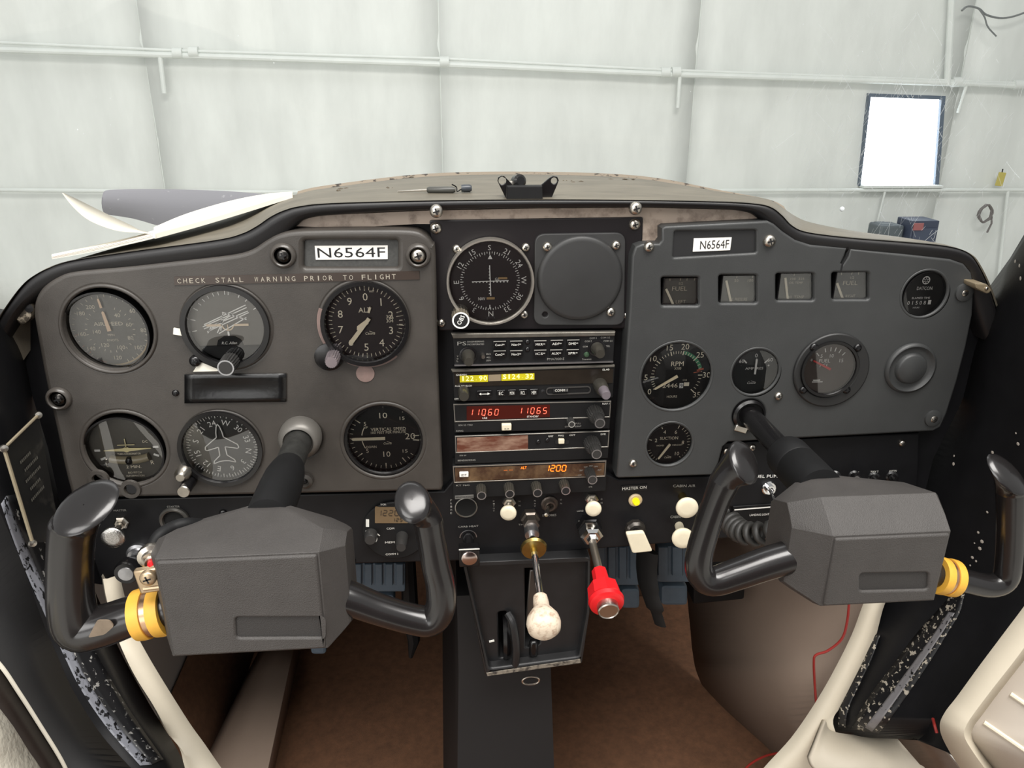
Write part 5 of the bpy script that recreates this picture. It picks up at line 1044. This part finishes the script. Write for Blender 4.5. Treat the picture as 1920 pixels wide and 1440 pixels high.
MB().box(at(922, 1202, YPd+.0115), (.006, .0008, .0022), ry=-.2).build('trim_mark', LETB, pd); MB().box(at(997, 1120, YPd+.016), (.010, .004, .075), ry=.05).build('lever', mat('lever_grey', (86, 82, 78), .3, .7), pd, bevel=.0015); MB().box(at(1000, 1215, YPd+.012), (.010, .008, .022)).build('lever_foot', BLACKG, pd, bevel=.003)
MB().plate([[xz(x, y, YPd-.0006) for x, y in [(912, 1262), (1088, 1236), (1089, 1243), (914, 1268)]]], YPd-.0006, .001, .0003, 1).build('lit_lip', mat('lit_lip', (128, 120, 108), .5, vs=120, dirt=((58, 54, 50), .45, .6)), pd)  # beige strip paints the light caught by the bottom lip
MB().tube([at(995, 1276, YPd+.01)+Vector((math.cos(t)*.010, 0, math.sin(t)*.006)) for t in [i*2*math.pi/24 for i in range(25)]], .0012, 8, cap=False).build('pull_ring', STEEL, pd)
b = MB(); zt = at(960, 1262, .02).z
b.loft([[Vector((x, y, z)) for x, y in ((.005, yn), (.118, yn), (.118, yn+.3), (.005, yn+.3))] if False else [Vector((.062-wd_, yn, z)), Vector((.062+wd_, yn, z)), Vector((.062+wd_, .62, z)), Vector((.062-wd_, .62, z))] for z, wd_, yn in ((.0, .082, -.06), (.16, .062, .0), (zt, .056, .03), (zt+.1, .056, .04))], closed=True, caps=True)
tag(b.build('floor_tunnel', mat('tunnel_black', (18, 17, 18), .6), ang=40), 'black tunnel cover running from the pedestal down to the floor', 'tunnel cover')
# ================================================================== FOOTWELL
cf = MB().box((CX, .0, -.015), (1.16, 1.9, .03)).build('floor', CARPET); struct(cf, 'brown carpeted cabin floor')
fw = MB().loft([[Vector((-.55, .62, 0)), Vector((.70, .62, 0))], [Vector((-.55, .70, .4)), Vector((.70, .70, .4))], [Vector((-.55, .70, .66)), Vector((.70, .70, .66))]]).build('wall_front', CARPET, solid=.01); struct(fw, 'brown covered firewall')
def sheet(name, rows, m, parent=None, solid=.004, n=6, ang=60):
    R_ = [cr([at(*p) for p in r], n) for r in rows]; k = len(R_[0])//2
    nn = (R_[0][k+1]-R_[0][k]).cross(R_[1][k]-R_[0][k])
    if nn.dot(CAM-R_[0][k]) < 0: R_ = R_[::-1]
    return MB().loft(R_).build(name, m, parent, solid=-solid, ang=ang)
# left cream column on the floor
c0 = [onz(372, 1440, .0), onz(395, 1440, .07), onz(440, 1440, .085), onz(500, 1440, .07), onz(512, 1440, 0)]
c1 = [onz(488, 1222, .0), onz(505, 1215, .05), onz(525, 1212, .06), onz(548, 1215, .05), onz(560, 1222, 0)]
rows = [[A_.lerp(B_, t) for A_, B_ in zip(c0, c1)] for t in (-.3, 0, .25, .5, .75, 1)]
tag(MB().loft(rows).build('rudder_tube_cover', CREAMD, ang=60, solid=.003), 'shade-darkened cream ridge cover along the floor below the left yoke hub', 'floor cover')
# left side: kick panel, trim, post
kp = MB().loft([[Vector((-.43, y, z)) for z in (-.0, .1, .3, .45, .60)] for y in (-.10, .1, .3, .65)]).build('wall_left', mat('kick_grey', (178, 174, 168), .6, var=.05, vs=8), solid=.006, ang=60); struct(kp, 'grey side panel in the left footwell')
sp = MB().loft([[Vector((-.424+.05*(1-z/.14), y, z)) for z in (0, .05, .14)] for y in (-.1, .1, .3, .62)]).build('side_carpet', CARPET, kp, solid=.004, ang=60)
def trimstrip(name, label, L_, R_, m=CREAM, Y=(.0, -.05), th=.010):
    n = len(L_); YY = [Y[0]+(Y[1]-Y[0])*i/(n-1) for i in range(n)]
    l = cr([at(x, y, q) for (x, y), q in zip(L_, YY)], 5); r_ = cr([at(x, y, q) for (x, y), q in zip(R_, YY)], 5); rows = []
    for a, b_ in zip(l, r_): rows.append([a+Vector((0, th, 0)), a+Vector((0, 0, 0)), a.lerp(b_, .25)+Vector((0, -th*.5, 0)), a.lerp(b_, .6)+Vector((0, -th*.45, 0)), b_+Vector((0, 0, 0)), b_+Vector((0, th, 0))])
    return tag(MB().loft(rows).build(name, m, ang=60), label, 'door trim')
trimstrip('door_frame_trim', 'cream curved door frame trim at the lower left beside the black post', [(190, 1080), (197, 1120), (213, 1178), (226, 1215), (248, 1262), (282, 1316), (312, 1372), (336, 1402), (345, 1440), (346, 1475)], [(216, 1080), (226, 1125), (244, 1188), (262, 1225), (288, 1270), (322, 1325), (352, 1372), (378, 1408), (400, 1440), (425, 1475)], Y=(.0, -.10))
def wallobj(name, label, rows, m, parent=None, solid=.006, n=6): 
    o = sheet(name, rows, m, parent, solid, n); 
    if parent is None: struct(o, label)
    return o
pl_ = wallobj('wall_left', 'black painted left door post beside the panel', [
    [(18, 582, .05), (62, 650, .05), (84, 740, .05), (106, 830, .05), (132, 930, .05), (152, 1010, .04), (172, 1090, .02), (196, 1150, -.005), (225, 1220, -.03), (280, 1320, -.05), (340, 1420, -.09), (350, 1475, -.11)],
    [(-20, 575, -.02), (10, 660, -.03), (32, 760, -.03), (55, 860, -.03), (78, 950, -.035), (100, 1030, -.04), (124, 1110, -.05), (155, 1180, -.06), (190, 1250, -.075), (240, 1340, -.09), (300, 1430, -.12), (320, 1475, -.13)],
    [(-60, 590, -.09), (-60, 700, -.09), (-50, 800, -.09), (-40, 900, -.09), (-10, 980, -.09), (20, 1060, -.09), (48, 1140, -.10), (76, 1210, -.10), (108, 1280, -.11), (160, 1365, -.12), (222, 1440, -.14), (246, 1475, -.15)]], BLACK)
def decal(obj, name, L_, R_, m, off=.0012, n=5, across=4):
    l = cr([(x, y, 0) for x, y in L_], n); r_ = cr([(x, y, 0) for x, y in R_], n); rows = []
    for a, b_ in zip(l, r_):
        row = [cast(obj, a.x+(b_.x-a.x)*k/across, a.y+(b_.y-a.y)*k/across, off)[0] for k in range(across+1)]
        if all(q is not None for q in row): rows.append(row)
    return MB().loft(rows).build(name, m, obj, solid=.0004, ang=60) if len(rows) > 1 else None
decal(pl_, 'worn_edge', [(0, 945), (26, 1020), (56, 1095), (88, 1165), (118, 1228), (152, 1295), (205, 1372), (262, 1436)], [(10, 930), (40, 1003), (70, 1075), (102, 1150), (132, 1215), (168, 1285), (224, 1365), (284, 1434)], CHIP2)
decal(pl_, 'chipped_paint', [(10, 930), (40, 1003), (70, 1075), (102, 1150), (132, 1215), (168, 1285), (224, 1365), (284, 1434)], [(60, 920), (90, 990), (112, 1060), (136, 1130), (160, 1190), (192, 1250), (246, 1340), (305, 1425)], CHIP)
pc_ = thing('placard', 'black lettered placard framed by metal strips on the left door post', 'placard', at(55, 880, -.07))
q = [(68, 776, -.036), (4, 838, -.088), (58, 1015, -.086), (112, 1010, -.046)]
P4 = [at(*t)+Vector((.003, -.003, 0)) for t in q]
MB().add(P4+[p+Vector((-.002, .002, 0)) for p in P4], [(0, 1, 2, 3), (0, 4, 5, 1), (1, 5, 6, 2), (2, 6, 7, 3), (3, 7, 4, 0)]).build('plate', mat('placard_dark', (28, 28, 28), .35, vs=60, dirt=((58, 56, 52), .55, .75)), pc_)
MB().tube([P4[0], P4[1]], .0014, 8).build('upper_strip', mat('strip_tan', (168, 156, 132), .4, .5), pc_); MB().tube([P4[1], P4[2]], .0016, 8).build('side_strip', mat('strip_tan', (168, 156, 132), .4, .5), pc_)
for t in (P4[0], P4[1], P4[2]): MB().lathe([(.0036, 0), (.003, .002), (0, .0026)], t, (.6, -.7, .2), 12).build('screw', STEEL, pc_)
b = MB()
ux = (P4[0]-P4[1]); uz = (P4[1]-P4[2])
for i in range(5):
    s0 = P4[1]+ux*(.25+.05*(i % 2))-uz*(.22+.10*i); L_ = .35+.2*((i*7) % 3)/3
    for j in range(int(L_*22)): a = s0+ux*(j*.045)+Vector((.0008, -.0008, 0)); b.add([a, a+ux*.03, a+ux*.03-uz*.03, a-uz*.03], [(0, 1, 2, 3)])
b.build('lettering', mat('faint_lettering', (88, 86, 80), .5), pc_)
# left door, strip painted for the lit gap, seat
ld = thing('left_door', 'dark grey left door edge with a white strip painted for its lit gap', 'door', at(40, 1300, -.16))
sheet('door_panel', [[(-60, 880, -.12), (-14, 935, -.12), (24, 1015, -.118), (54, 1090, -.116), (80, 1165, -.125), (108, 1230, -.125), (140, 1300, -.132), (192, 1380, -.142), (255, 1450, -.16), (300, 1500, -.17)], [(-220, 1000, -.20), (-170, 1090, -.20), (-120, 1150, -.20), (-70, 1200, -.20), (-30, 1235, -.20), (10, 1280, -.20), (50, 1335, -.20), (90, 1390, -.20), (125, 1440, -.20), (160, 1490, -.20)]], mat('door_charcoal', (52, 52, 53), .5, var=.12, vs=30), ld)
sheet('lit_gap_strip', [[(-60, 1190, -.205), (0, 1240, -.205), (40, 1297, -.205), (80, 1360, -.205), (118, 1422, -.205), (140, 1470, -.205)], [(-66, 1195, -.207), (-6, 1247, -.207), (34, 1304, -.207), (74, 1366, -.207), (112, 1427, -.207), (134, 1474, -.207)]], mat('lit_gap_white', (226, 220, 204), .4), ld)  # white strip paints the lit gap between door and frame
sheet('sill', [[(-66, 1195, -.205), (-6, 1247, -.205), (34, 1304, -.205), (74, 1366, -.205), (112, 1427, -.205), (140, 1480, -.205)], [(-120, 1240, -.23), (-50, 1290, -.23), (0, 1335, -.23), (40, 1395, -.23), (72, 1445, -.23), (100, 1490, -.23)]], mat('sill_dark', (40, 32, 28), .5, var=.2, vs=40), ld)
sc_ = sheet('seat_edge', [[(-80, 1280, -.235), (-20, 1310, -.235), (20, 1355, -.235), (52, 1405, -.235), (76, 1440, -.235), (110, 1500, -.235)], [(-200, 1360, -.29), (-120, 1400, -.29), (-60, 1440, -.29), (-40, 1470, -.29), (-20, 1500, -.29), (0, 1540, -.29)]], mat('sheepskin', (214, 208, 192), .9, var=.1, vs=90, bump=1.0, bs=200)); tag(sc_, 'creamy fleece edge in the bottom left corner', 'seat cover')
# right side
pr_ = wallobj('wall_right', 'black painted right door post and side wall', [
    [(1850, 545, .05), (1826, 600, .05), (1800, 660, .05), (1776, 730, .05), (1750, 800, .05), (1724, 860, .05), (1700, 930, .05), (1680, 1010, .05), (1660, 1070, .03), (1640, 1130, .01), (1618, 1210, -.01), (1580, 1290, -.02), (1562, 1345, -.03), (1575, 1378, -.035), (1680, 1385, -.05)],
    [(1895, 482, -.01), (1876, 570, -.02), (1862, 660, -.03), (1850, 750, -.03), (1832, 830, -.03), (1815, 900, -.03), (1796, 980, -.03), (1776, 1060, -.03), (1755, 1120, -.035), (1728, 1170, -.04), (1690, 1240, -.05), (1645, 1310, -.055), (1622, 1350, -.06), (1640, 1380, -.06), (1690, 1386, -.065)],
    [(1985, 330, -.10), (1975, 470, -.10), (1965, 600, -.10), (1955, 720, -.10), (1945, 830, -.10), (1935, 930, -.10), (1925, 1020, -.10), (1915, 1090, -.105), (1890, 1140, -.11), (1850, 1190, -.11), (1800, 1260, -.11), (1762, 1320, -.11), (1748, 1350, -.11), (1735, 1375, -.11), (1720, 1388, -.11)],
    [(2200, 200, -.2), (2200, 400, -.2), (2200, 600, -.2), (2200, 750, -.2), (2200, 880, -.2), (2200, 990, -.2), (2150, 1080, -.2), (2100, 1150, -.2), (2050, 1200, -.2), (1980, 1260, -.2), (1930, 1310, -.2), (1890, 1360, -.2), (1850, 1390, -.2), (1820, 1410, -.2), (1800, 1420, -.2)]], BLACK)
decal(pr_, 'worn_edge', [(1792, 1150), (1768, 1188), (1738, 1232), (1700, 1286), (1664, 1336), (1636, 1370)], [(1780, 1148), (1756, 1184), (1726, 1226), (1688, 1278), (1652, 1326), (1622, 1362)], mat('bare_edge', (128, 126, 128), .4, .2, vs=160, dirt=((30, 30, 31), .60, .62)))
decal(pr_, 'chipped_paint', [(1810, 1112), (1800, 1150), (1776, 1190), (1748, 1236), (1710, 1292), (1674, 1342), (1648, 1374)], [(1790, 1110), (1756, 1148), (1716, 1192), (1680, 1240), (1640, 1292), (1612, 1336), (1596, 1366)], mat('chipped_black_paint2', (20, 20, 22), .4, vs=190, dirt=((168, 160, 146), .57, .59)), off=.0006)
decal(pr_, 'chipped_paint', [(1652, 1190), (1636, 1235), (1612, 1285), (1592, 1330), (1586, 1362)], [(1640, 1190), (1622, 1235), (1597, 1285), (1576, 1330), (1572, 1362)], mat('chipped_black_paint2', (20, 20, 22), .4, vs=190, dirt=((168, 160, 146), .57, .59)))
b = MB()
for x, y in ((1790, 855), (1789, 870), (1852, 960), (1835, 998), (1828, 1018), (1842, 1015), (1838, 1028), (1824, 1045), (1831, 1052), (1820, 1060), (1906, 812), (1910, 832), (1862, 848), (1740, 865), (1735, 880), (1913, 498), (1905, 490), (1915, 522), (1781, 782)):
    q, n_ = cast(pr_, x, y); r_ = .0008+.0014*random.random()
    if q: b.lathe([(0, -.0006), (r_, 0), (r_*.6, .0003), (0, .0003)], q, n_, 6)
b.build('paint_chips', mat('chip_light', (176, 168, 158), .6), pr_)
kr = MB()
R0 = cr([at(*p) for p in [(1240, 1000, .45), (1285, 1090, .42), (1296, 1160, .40), (1302, 1220, .38), (1312, 1265, .36), (1345, 1330, .32), (1400, 1410, .28), (1440, 1460, .25)]], 6); R1 = cr([at(*p) for p in [(1500, 1000, .25), (1470, 1090, .22), (1462, 1160, .20), (1455, 1220, .18), (1450, 1265, .16), (1470, 1330, .14), (1500, 1400, .12), (1500, 1450, .11)]], 6); R2 = cr([at(*p) for p in [(1700, 1000, .03), (1670, 1090, .03), (1650, 1140, .03), (1620, 1200, .03), (1590, 1260, .02), (1560, 1320, .01), (1520, 1390, .0), (1490, 1440, -.01)]], 6)
kr = MB().loft([R0, R1, R2]).build('wall_right', CREAMD, solid=.004, ang=70); struct(kr, 'shade-darkened cream kick panel in the right footwell')
trimstrip('door_frame_trim', 'cream curved door frame trim at the lower right beside the black post', [(1660, 1090), (1632, 1130), (1605, 1200), (1570, 1270), (1535, 1330), (1490, 1395), (1440, 1450), (1410, 1490)], [(1690, 1090), (1660, 1130), (1640, 1200), (1612, 1262), (1582, 1318), (1562, 1350), (1572, 1395), (1580, 1490)], Y=(.0, -.05))
sl_ = sheet('door_sill', [[(1548, 1350, -.040), (1556, 1368, -.042), (1585, 1376, -.044), (1640, 1380, -.05), (1672, 1380, -.055), (1690, 1380, -.06)], [(1520, 1420, -.07), (1530, 1440, -.08), (1560, 1455, -.09), (1620, 1470, -.10), (1700, 1475, -.10), (1760, 1475, -.11)]], mat('sill_cream', (198, 188, 170), .55, var=.06, vs=14), None, .006); tag(sl_, 'cream moulded sill at the foot of the right door post', 'sill')
tr_ = sheet('sill_channel', [[(1682, 1384, -.062), (1700, 1405, -.075), (1730, 1440, -.09), (1760, 1480, -.10)], [(1738, 1368, -.10), (1758, 1395, -.105), (1790, 1432, -.11), (1830, 1480, -.115)]], mat('channel_brown', (92, 74, 62), .5, var=.25, vs=60), None, .004); tag(tr_, 'brown metal sill channel between the right post and the cream door panel', 'channel')
# right door panel with ribs
dp = thing('right_door', 'cream ribbed door panel in the lower right corner', 'door', at(1850, 1420, -.2))
inner = [(1960, 1080, -.20), (1925, 1130, -.20), (1880, 1190, -.20), (1835, 1250, -.20), (1795, 1305, -.20), (1772, 1335, -.20), (1762, 1360, -.20), (1770, 1390, -.20), (1800, 1440, -.20), (1840, 1490, -.20)]
i2 = [(1980, 1130, -.215), (1945, 1180, -.215), (1905, 1235, -.215), (1862, 1290, -.215), (1828, 1335, -.215), (1812, 1360, -.215), (1808, 1378, -.215), (1818, 1400, -.215), (1850, 1445, -.215), (1890, 1490, -.215)]
i3 = [(2000, 1150, -.205), (1958, 1190, -.205), (1915, 1245, -.205), (1872, 1300, -.205), (1842, 1340, -.205), (1826, 1362, -.205), (1822, 1380, -.205), (1832, 1400, -.205), (1866, 1445, -.205), (1905, 1490, -.205)]
sheet('border', [inner, i2, i3], CREAM, dp, .006)
i4 = [(2200, 1300, -.27), (2180, 1330, -.27), (2150, 1360, -.27), (2120, 1390, -.27), (2100, 1420, -.27), (2080, 1440, -.27), (2060, 1460, -.27), (2050, 1480, -.27), (2050, 1500, -.27), (2050, 1540, -.27)]
DPN = sheet('panel', [i3, i4], mat('door_vinyl', (196, 186, 174), .55, var=.05, vs=14), dp, .004)
for (x0, y0, x1, y1) in ((1908, 1206, 1960, 1240), (1862, 1278, 1960, 1345), (1822, 1338, 1960, 1432)):
    MB().tube([q for q in (cast(DPN, x0+(x1-x0)*t/6, y0+(y1-y0)*t/6)[0] for t in range(7)) if q], .0022, 8).build('rib', CREAM, dp)
# red wires
for pts, lb in (([(1588, 1120, .04), (1584, 1160, .035), (1574, 1192, .03), (1548, 1214, .03), (1526, 1222, .03), (1522, 1236, .03), (1524, 1280, .03), (1527, 1320, .02)], 'dark red wire bent in a step on the right kick panel'), ([(1385, 1450, .10), (1402, 1428, .10), (1430, 1412, .09), (1462, 1404, .07)], 'red wire curling from the floor at the bottom edge, right of the tunnel'), ([(1743, 1340, -.12), (1746, 1352, -.13), (1750, 1366, -.135)], 'short red wire end beside the right door panel')):
    tag(MB().tube(cr([at(*p)+Vector((0, -.006, 0)) for p in pts], 6), .0016, 8).build('wire', mat('wire_red', (150, 42, 36), .5)), lb, 'wire')
# pedals
def pedal(lb, x0, x1, y0, y1, y2, Y, ribs, lo=None):
    o = thing('rudder_pedal', lb, 'pedal', at((x0+x1)/2, y2, Y), 'rudder pedals'); n = ribs
    MB().plate([roundpoly([xz(x, y, Y) for x, y in [(x0, y0), (x1, y0), (x1, y1), (x0, y1)]], .003, 2)], Y, .010, .002, 2).build('pad', PEDAL, o)
    for i in range(n):
        a = x0+(x1-x0)*(i+.08)/n; c_ = x0+(x1-x0)*(i+.80)/n; MB().plate([[xz(x, y, Y-.004) for x, y in [(a, y0+2), (c_, y0+2), (c_, y1-12), (a, y1-12)]]], Y-.004, .005, .0012, 1).build('rib', PEDAL, o)
    xm, xe = lo or (x0+.25*(x1-x0), x1); MB().tube([at((xm+xe)/2, y1-4, Y+.02), Vector((at((xm+xe)/2, y1, Y+.05).x, Y+.16, 0.60))], .010, 10).build('arm', BLACKM, o)
    MB().plate([roundpoly([xz(x, y, Y+.02) for x, y in [(xm, y1+6), (xe, y1+6), (xe, y2), (xm, y2)]], .006, 3)], Y+.02, .02, .004, 2).build('step', PEDAL, o)
pedal('ribbed slate rudder pedal just right of the mixture rod', 1118, 1200, 1024, 1098, 1142, .10, 4, (1165, 1200)); pedal('ribbed slate rudder pedal behind the right yoke grip', 1232, 1312, 1024, 1092, 1136, .10, 3, (1240, 1290))
pedal('shadowed rudder pedal behind the right grip of the left yoke', 662, 760, 1056, 1110, 1150, .12, 5, (690, 740)); pedal('shadowed rudder pedal behind the left yoke hub', 520, 610, 1060, 1115, 1228, .14, 4, (582, 612))
tag(MB().tube(cr([at(*p) for p in [(1214, 1030, .06), (1212, 1070, .06), (1218, 1110, .055), (1228, 1140, .05), (1238, 1172, .05)]], 5), [.016]*10+[.014]*6+[.009]*5, 10, flat=.3).build('black_strap', mat('strap_black', (12, 12, 12), .7)), 'flat black strap hanging between the right pedals', 'strap')
tag(MB().plate([roundpoly([xz(x, y, .2) for x, y in [(1300, 1100), (1398, 1096), (1396, 1124), (1300, 1134)]], .004, 2)], .2, .06, .003, 2).build('under_panel_box', BLACKM), 'black box under the right arm of the right yoke grip', 'box')
tag(MB().tube([Vector((at(770, 1160, .2).x, .2, .555)), at(770, 1160, .2), at(776, 1200, .2), at(770, 1232, .2)], [.008, .012, .009, .003], 8).build('pedal_linkage', BLACKM), 'black linkage end hanging below the right grip of the left yoke', 'linkage')
# under-panel shadow box so that nothing bright shows behind the panel
ub = MB().loft([[Vector((-.42, .03, .535)), Vector((.56, .03, .525))], [Vector((-.42, .25, .56)), Vector((.56, .25, .54))], [Vector((-.42, .69, .66)), Vector((.56, .69, .66))]]).build('under_panel_shadow_box', BLACKM, solid=.01); struct(ub, 'dark sheet added behind the panel to block light')
# ================================================================== THINGS ON THE GLARESHIELD
# booklet
Yb = .04
bk = thing('booklet', 'open white paper booklet lying on the left of the glareshield', 'booklet', at(420, 440, Yb))
def pages(name, F_, B_, th, m=PAPER):
    f = cr([at(*p) for p in F_], 5); b_ = cr([at(*p) for p in B_], 5); rows = []
    for a, c in zip(f, b_): rows.append([a, c, c+Vector((0, 0, th)), a.lerp(c, .5)+Vector((0, 0, th*1.15)), a+Vector((0, 0, th))])
    return MB().loft(rows, closed=True, caps=True).build(name, m, bk, ang=40)
pages('right_pages', [(290, 448, .0), (370, 426, .03), (450, 402, .06), (520, 380, .09), (549, 371, .10)], [(290, 434, .10), (350, 409, .13), (430, 385, .16), (500, 371, .19), (549, 367, .20)], .0045)
pages('left_pages', [(98, 486, .0), (150, 477, .0), (210, 465, .0), (260, 454, .0), (292, 446, .0)], [(98, 482, .08), (150, 471, .09), (210, 458, .10), (255, 447, .10), (292, 436, .10)], .0028)
MB().loft([cr([at(*p) for p in [(290, 440, .03), (265, 436, .03), (225, 433, .03), (190, 423, .035), (160, 408, .04), (135, 385, .045), (117, 362, .05)]], 6), cr([at(*p) for p in [(290, 438, .09), (262, 431, .09), (245, 422, .095), (215, 408, .10), (182, 392, .105), (146, 374, .11), (118, 361, .11)]], 6)]).build('curled_page', mat('page_back', (206, 200, 186), .7), bk, solid=.0004, ang=80)
b = MB()
for i in range(3): b.loft([cr([at(*p) for p in [(98, 484-i*1.2, -.003), (180, 468-i*2.4, -.003), (286, 443-i*3, -.003)]], 4), cr([at(*p) for p in [(98, 484.8-i*1.2, -.003), (180, 469-i*2.4, -.003), (286, 444-i*3, -.003)]], 4)])
b.build('page_edges', mat('page_edge', (170, 158, 150), .7), bk)
# compass bracket
YCb = .004
cb = thing('compass_bracket', 'black metal bracket with two pierced ears on the glareshield centre', 'bracket', at(990, 373, YCb)); 
earL = [(947, 371), (933, 338), (935, 332), (941, 330), (947, 332), (958, 342), (975, 348)]; earR = [(1036, 371), (1047, 343), (1048, 336), (1043, 331), (1036, 331), (1026, 340), (1010, 348)]
lp2 = [xz(x, y, YCb) for x, y in [(949, 373), (933, 340), (934, 333), (941, 329.5), (948, 333), (960, 345), (962, 348), (1014, 347.5), (1016, 346), (1030, 334), (1037, 330), (1045, 331.5), (1048, 338), (1046, 344), (1034, 372.5)]]
MB().plate([lp2, circ(*xz(942, 339, YCb), .0036, 14), circ(*xz(1039, 339, YCb), .0030, 14)], YCb, .003, .0006, 1, back=True).build('plate', BLACKG, cb)
MB().plate([[xz(x, y, YCb-.012) for x, y in [(950, 374), (1018, 373.5), (1017, 349), (951, 349.5)]]], YCb-.012, .011, .001, 1).build('tray', BLACKM, cb)
MB().lathe([(.0062, -.004), (.0062, .004), (.004, .006), (0, .006)], at(972, 340, YCb+.01), (.3, -1, .2), 16).build('clamp_bolt', BLACKG, cb); MB().tube([at(948, 348, YCb+.006), at(972, 342, YCb+.012)], .003, 8).build('clamp_arm', STEEL, cb)
# small tool
sd = thing('pen_tool', 'small dark screwdriver-like tool lying on the glareshield left of the bracket', 'tool', cast(DECK, 815, 363)[0])
D_ = lambda x, y, h=.003: cast(DECK, x, y, 0)[0]+Vector((0, 0, h))
MB().tube([D_(746, 361, .001), D_(806, 362)], [.0006, .0013], 8).build('shaft', STEEL, sd); MB().tube([D_(x, y) for x, y in ((801, 362), (805, 362), (848, 362), (854, 362))], [.0022, .0032, .0032, .002], 10).build('handle', mat('tool_grey', (66, 66, 62), .4), sd)
MB().tube(cr([D_(848, 362, .008), D_(856, 361, .005), D_(857, 363, .002), D_(863, 362, .003), D_(868, 361, .004)], 4), .0006, 6).build('loop', BLACKM, sd); MB().lathe([(.0032, 0), (.0036, .003), (.0036, .008), (.0025, .010), (0, .010)], D_(865, 361, .004), (1, 0, 0), 12).build('fob', mat('fob_slate', (58, 62, 68), .35), sd)
# rivet bracket pads at both ends of the panel
o = thing('corner_bracket', 'worn corner bracket at the left end of the glareshield edge', 'bracket', at(50, 600, -.01)); MB().plate([roundpoly([xz(x, y, -.005) for x, y in [(20, 592), (52, 566), (60, 572), (58, 600), (40, 612)]], .004, 3)], -.005, .012, .002, 2).build('plate', mat('bracket_scuffed', (62, 56, 48), .5, vs=150, dirt=((150, 140, 124), .5, .6)), o); MB().lathe([(.004, 0), (0, .0006)], at(54, 578, -.0055), (0, -1, 0), 12).build('hole', INK, o)
o = thing('corner_bracket', 'tan metal tab at the right end of the glareshield edge', 'bracket', at(1842, 540, -.01)); MB().plate([roundpoly([xz(x, y, -.03) for x, y in [(1829, 531), (1852, 533), (1861, 545), (1852, 552), (1829, 540)]], .002, 3)], -.03, .02, .0015, 2).build('tab', mat('tab_tan', (150, 136, 112), .4, .4), o); screw(o, 1850, 541, -.031, SCRS, k=.4)
# unseen rear bulkhead, put in to darken and redden the dial glass reflections
wr = MB().loft([[Vector((-.36, -1.25, 0)), Vector((.66, -1.15, 0))], [Vector((-.36, -1.35, .62)), Vector((.66, -1.2, .62))], [Vector((-.34, -1.45, 1.0)), Vector((.60, -1.3, 1.0))]]).build('dial_reflection_wall', mat('maroon_cloth', (64, 40, 40), .9, var=.2, vs=20), solid=.03); struct(wr, 'unseen maroon bulkhead added behind the camera for the dial reflections')
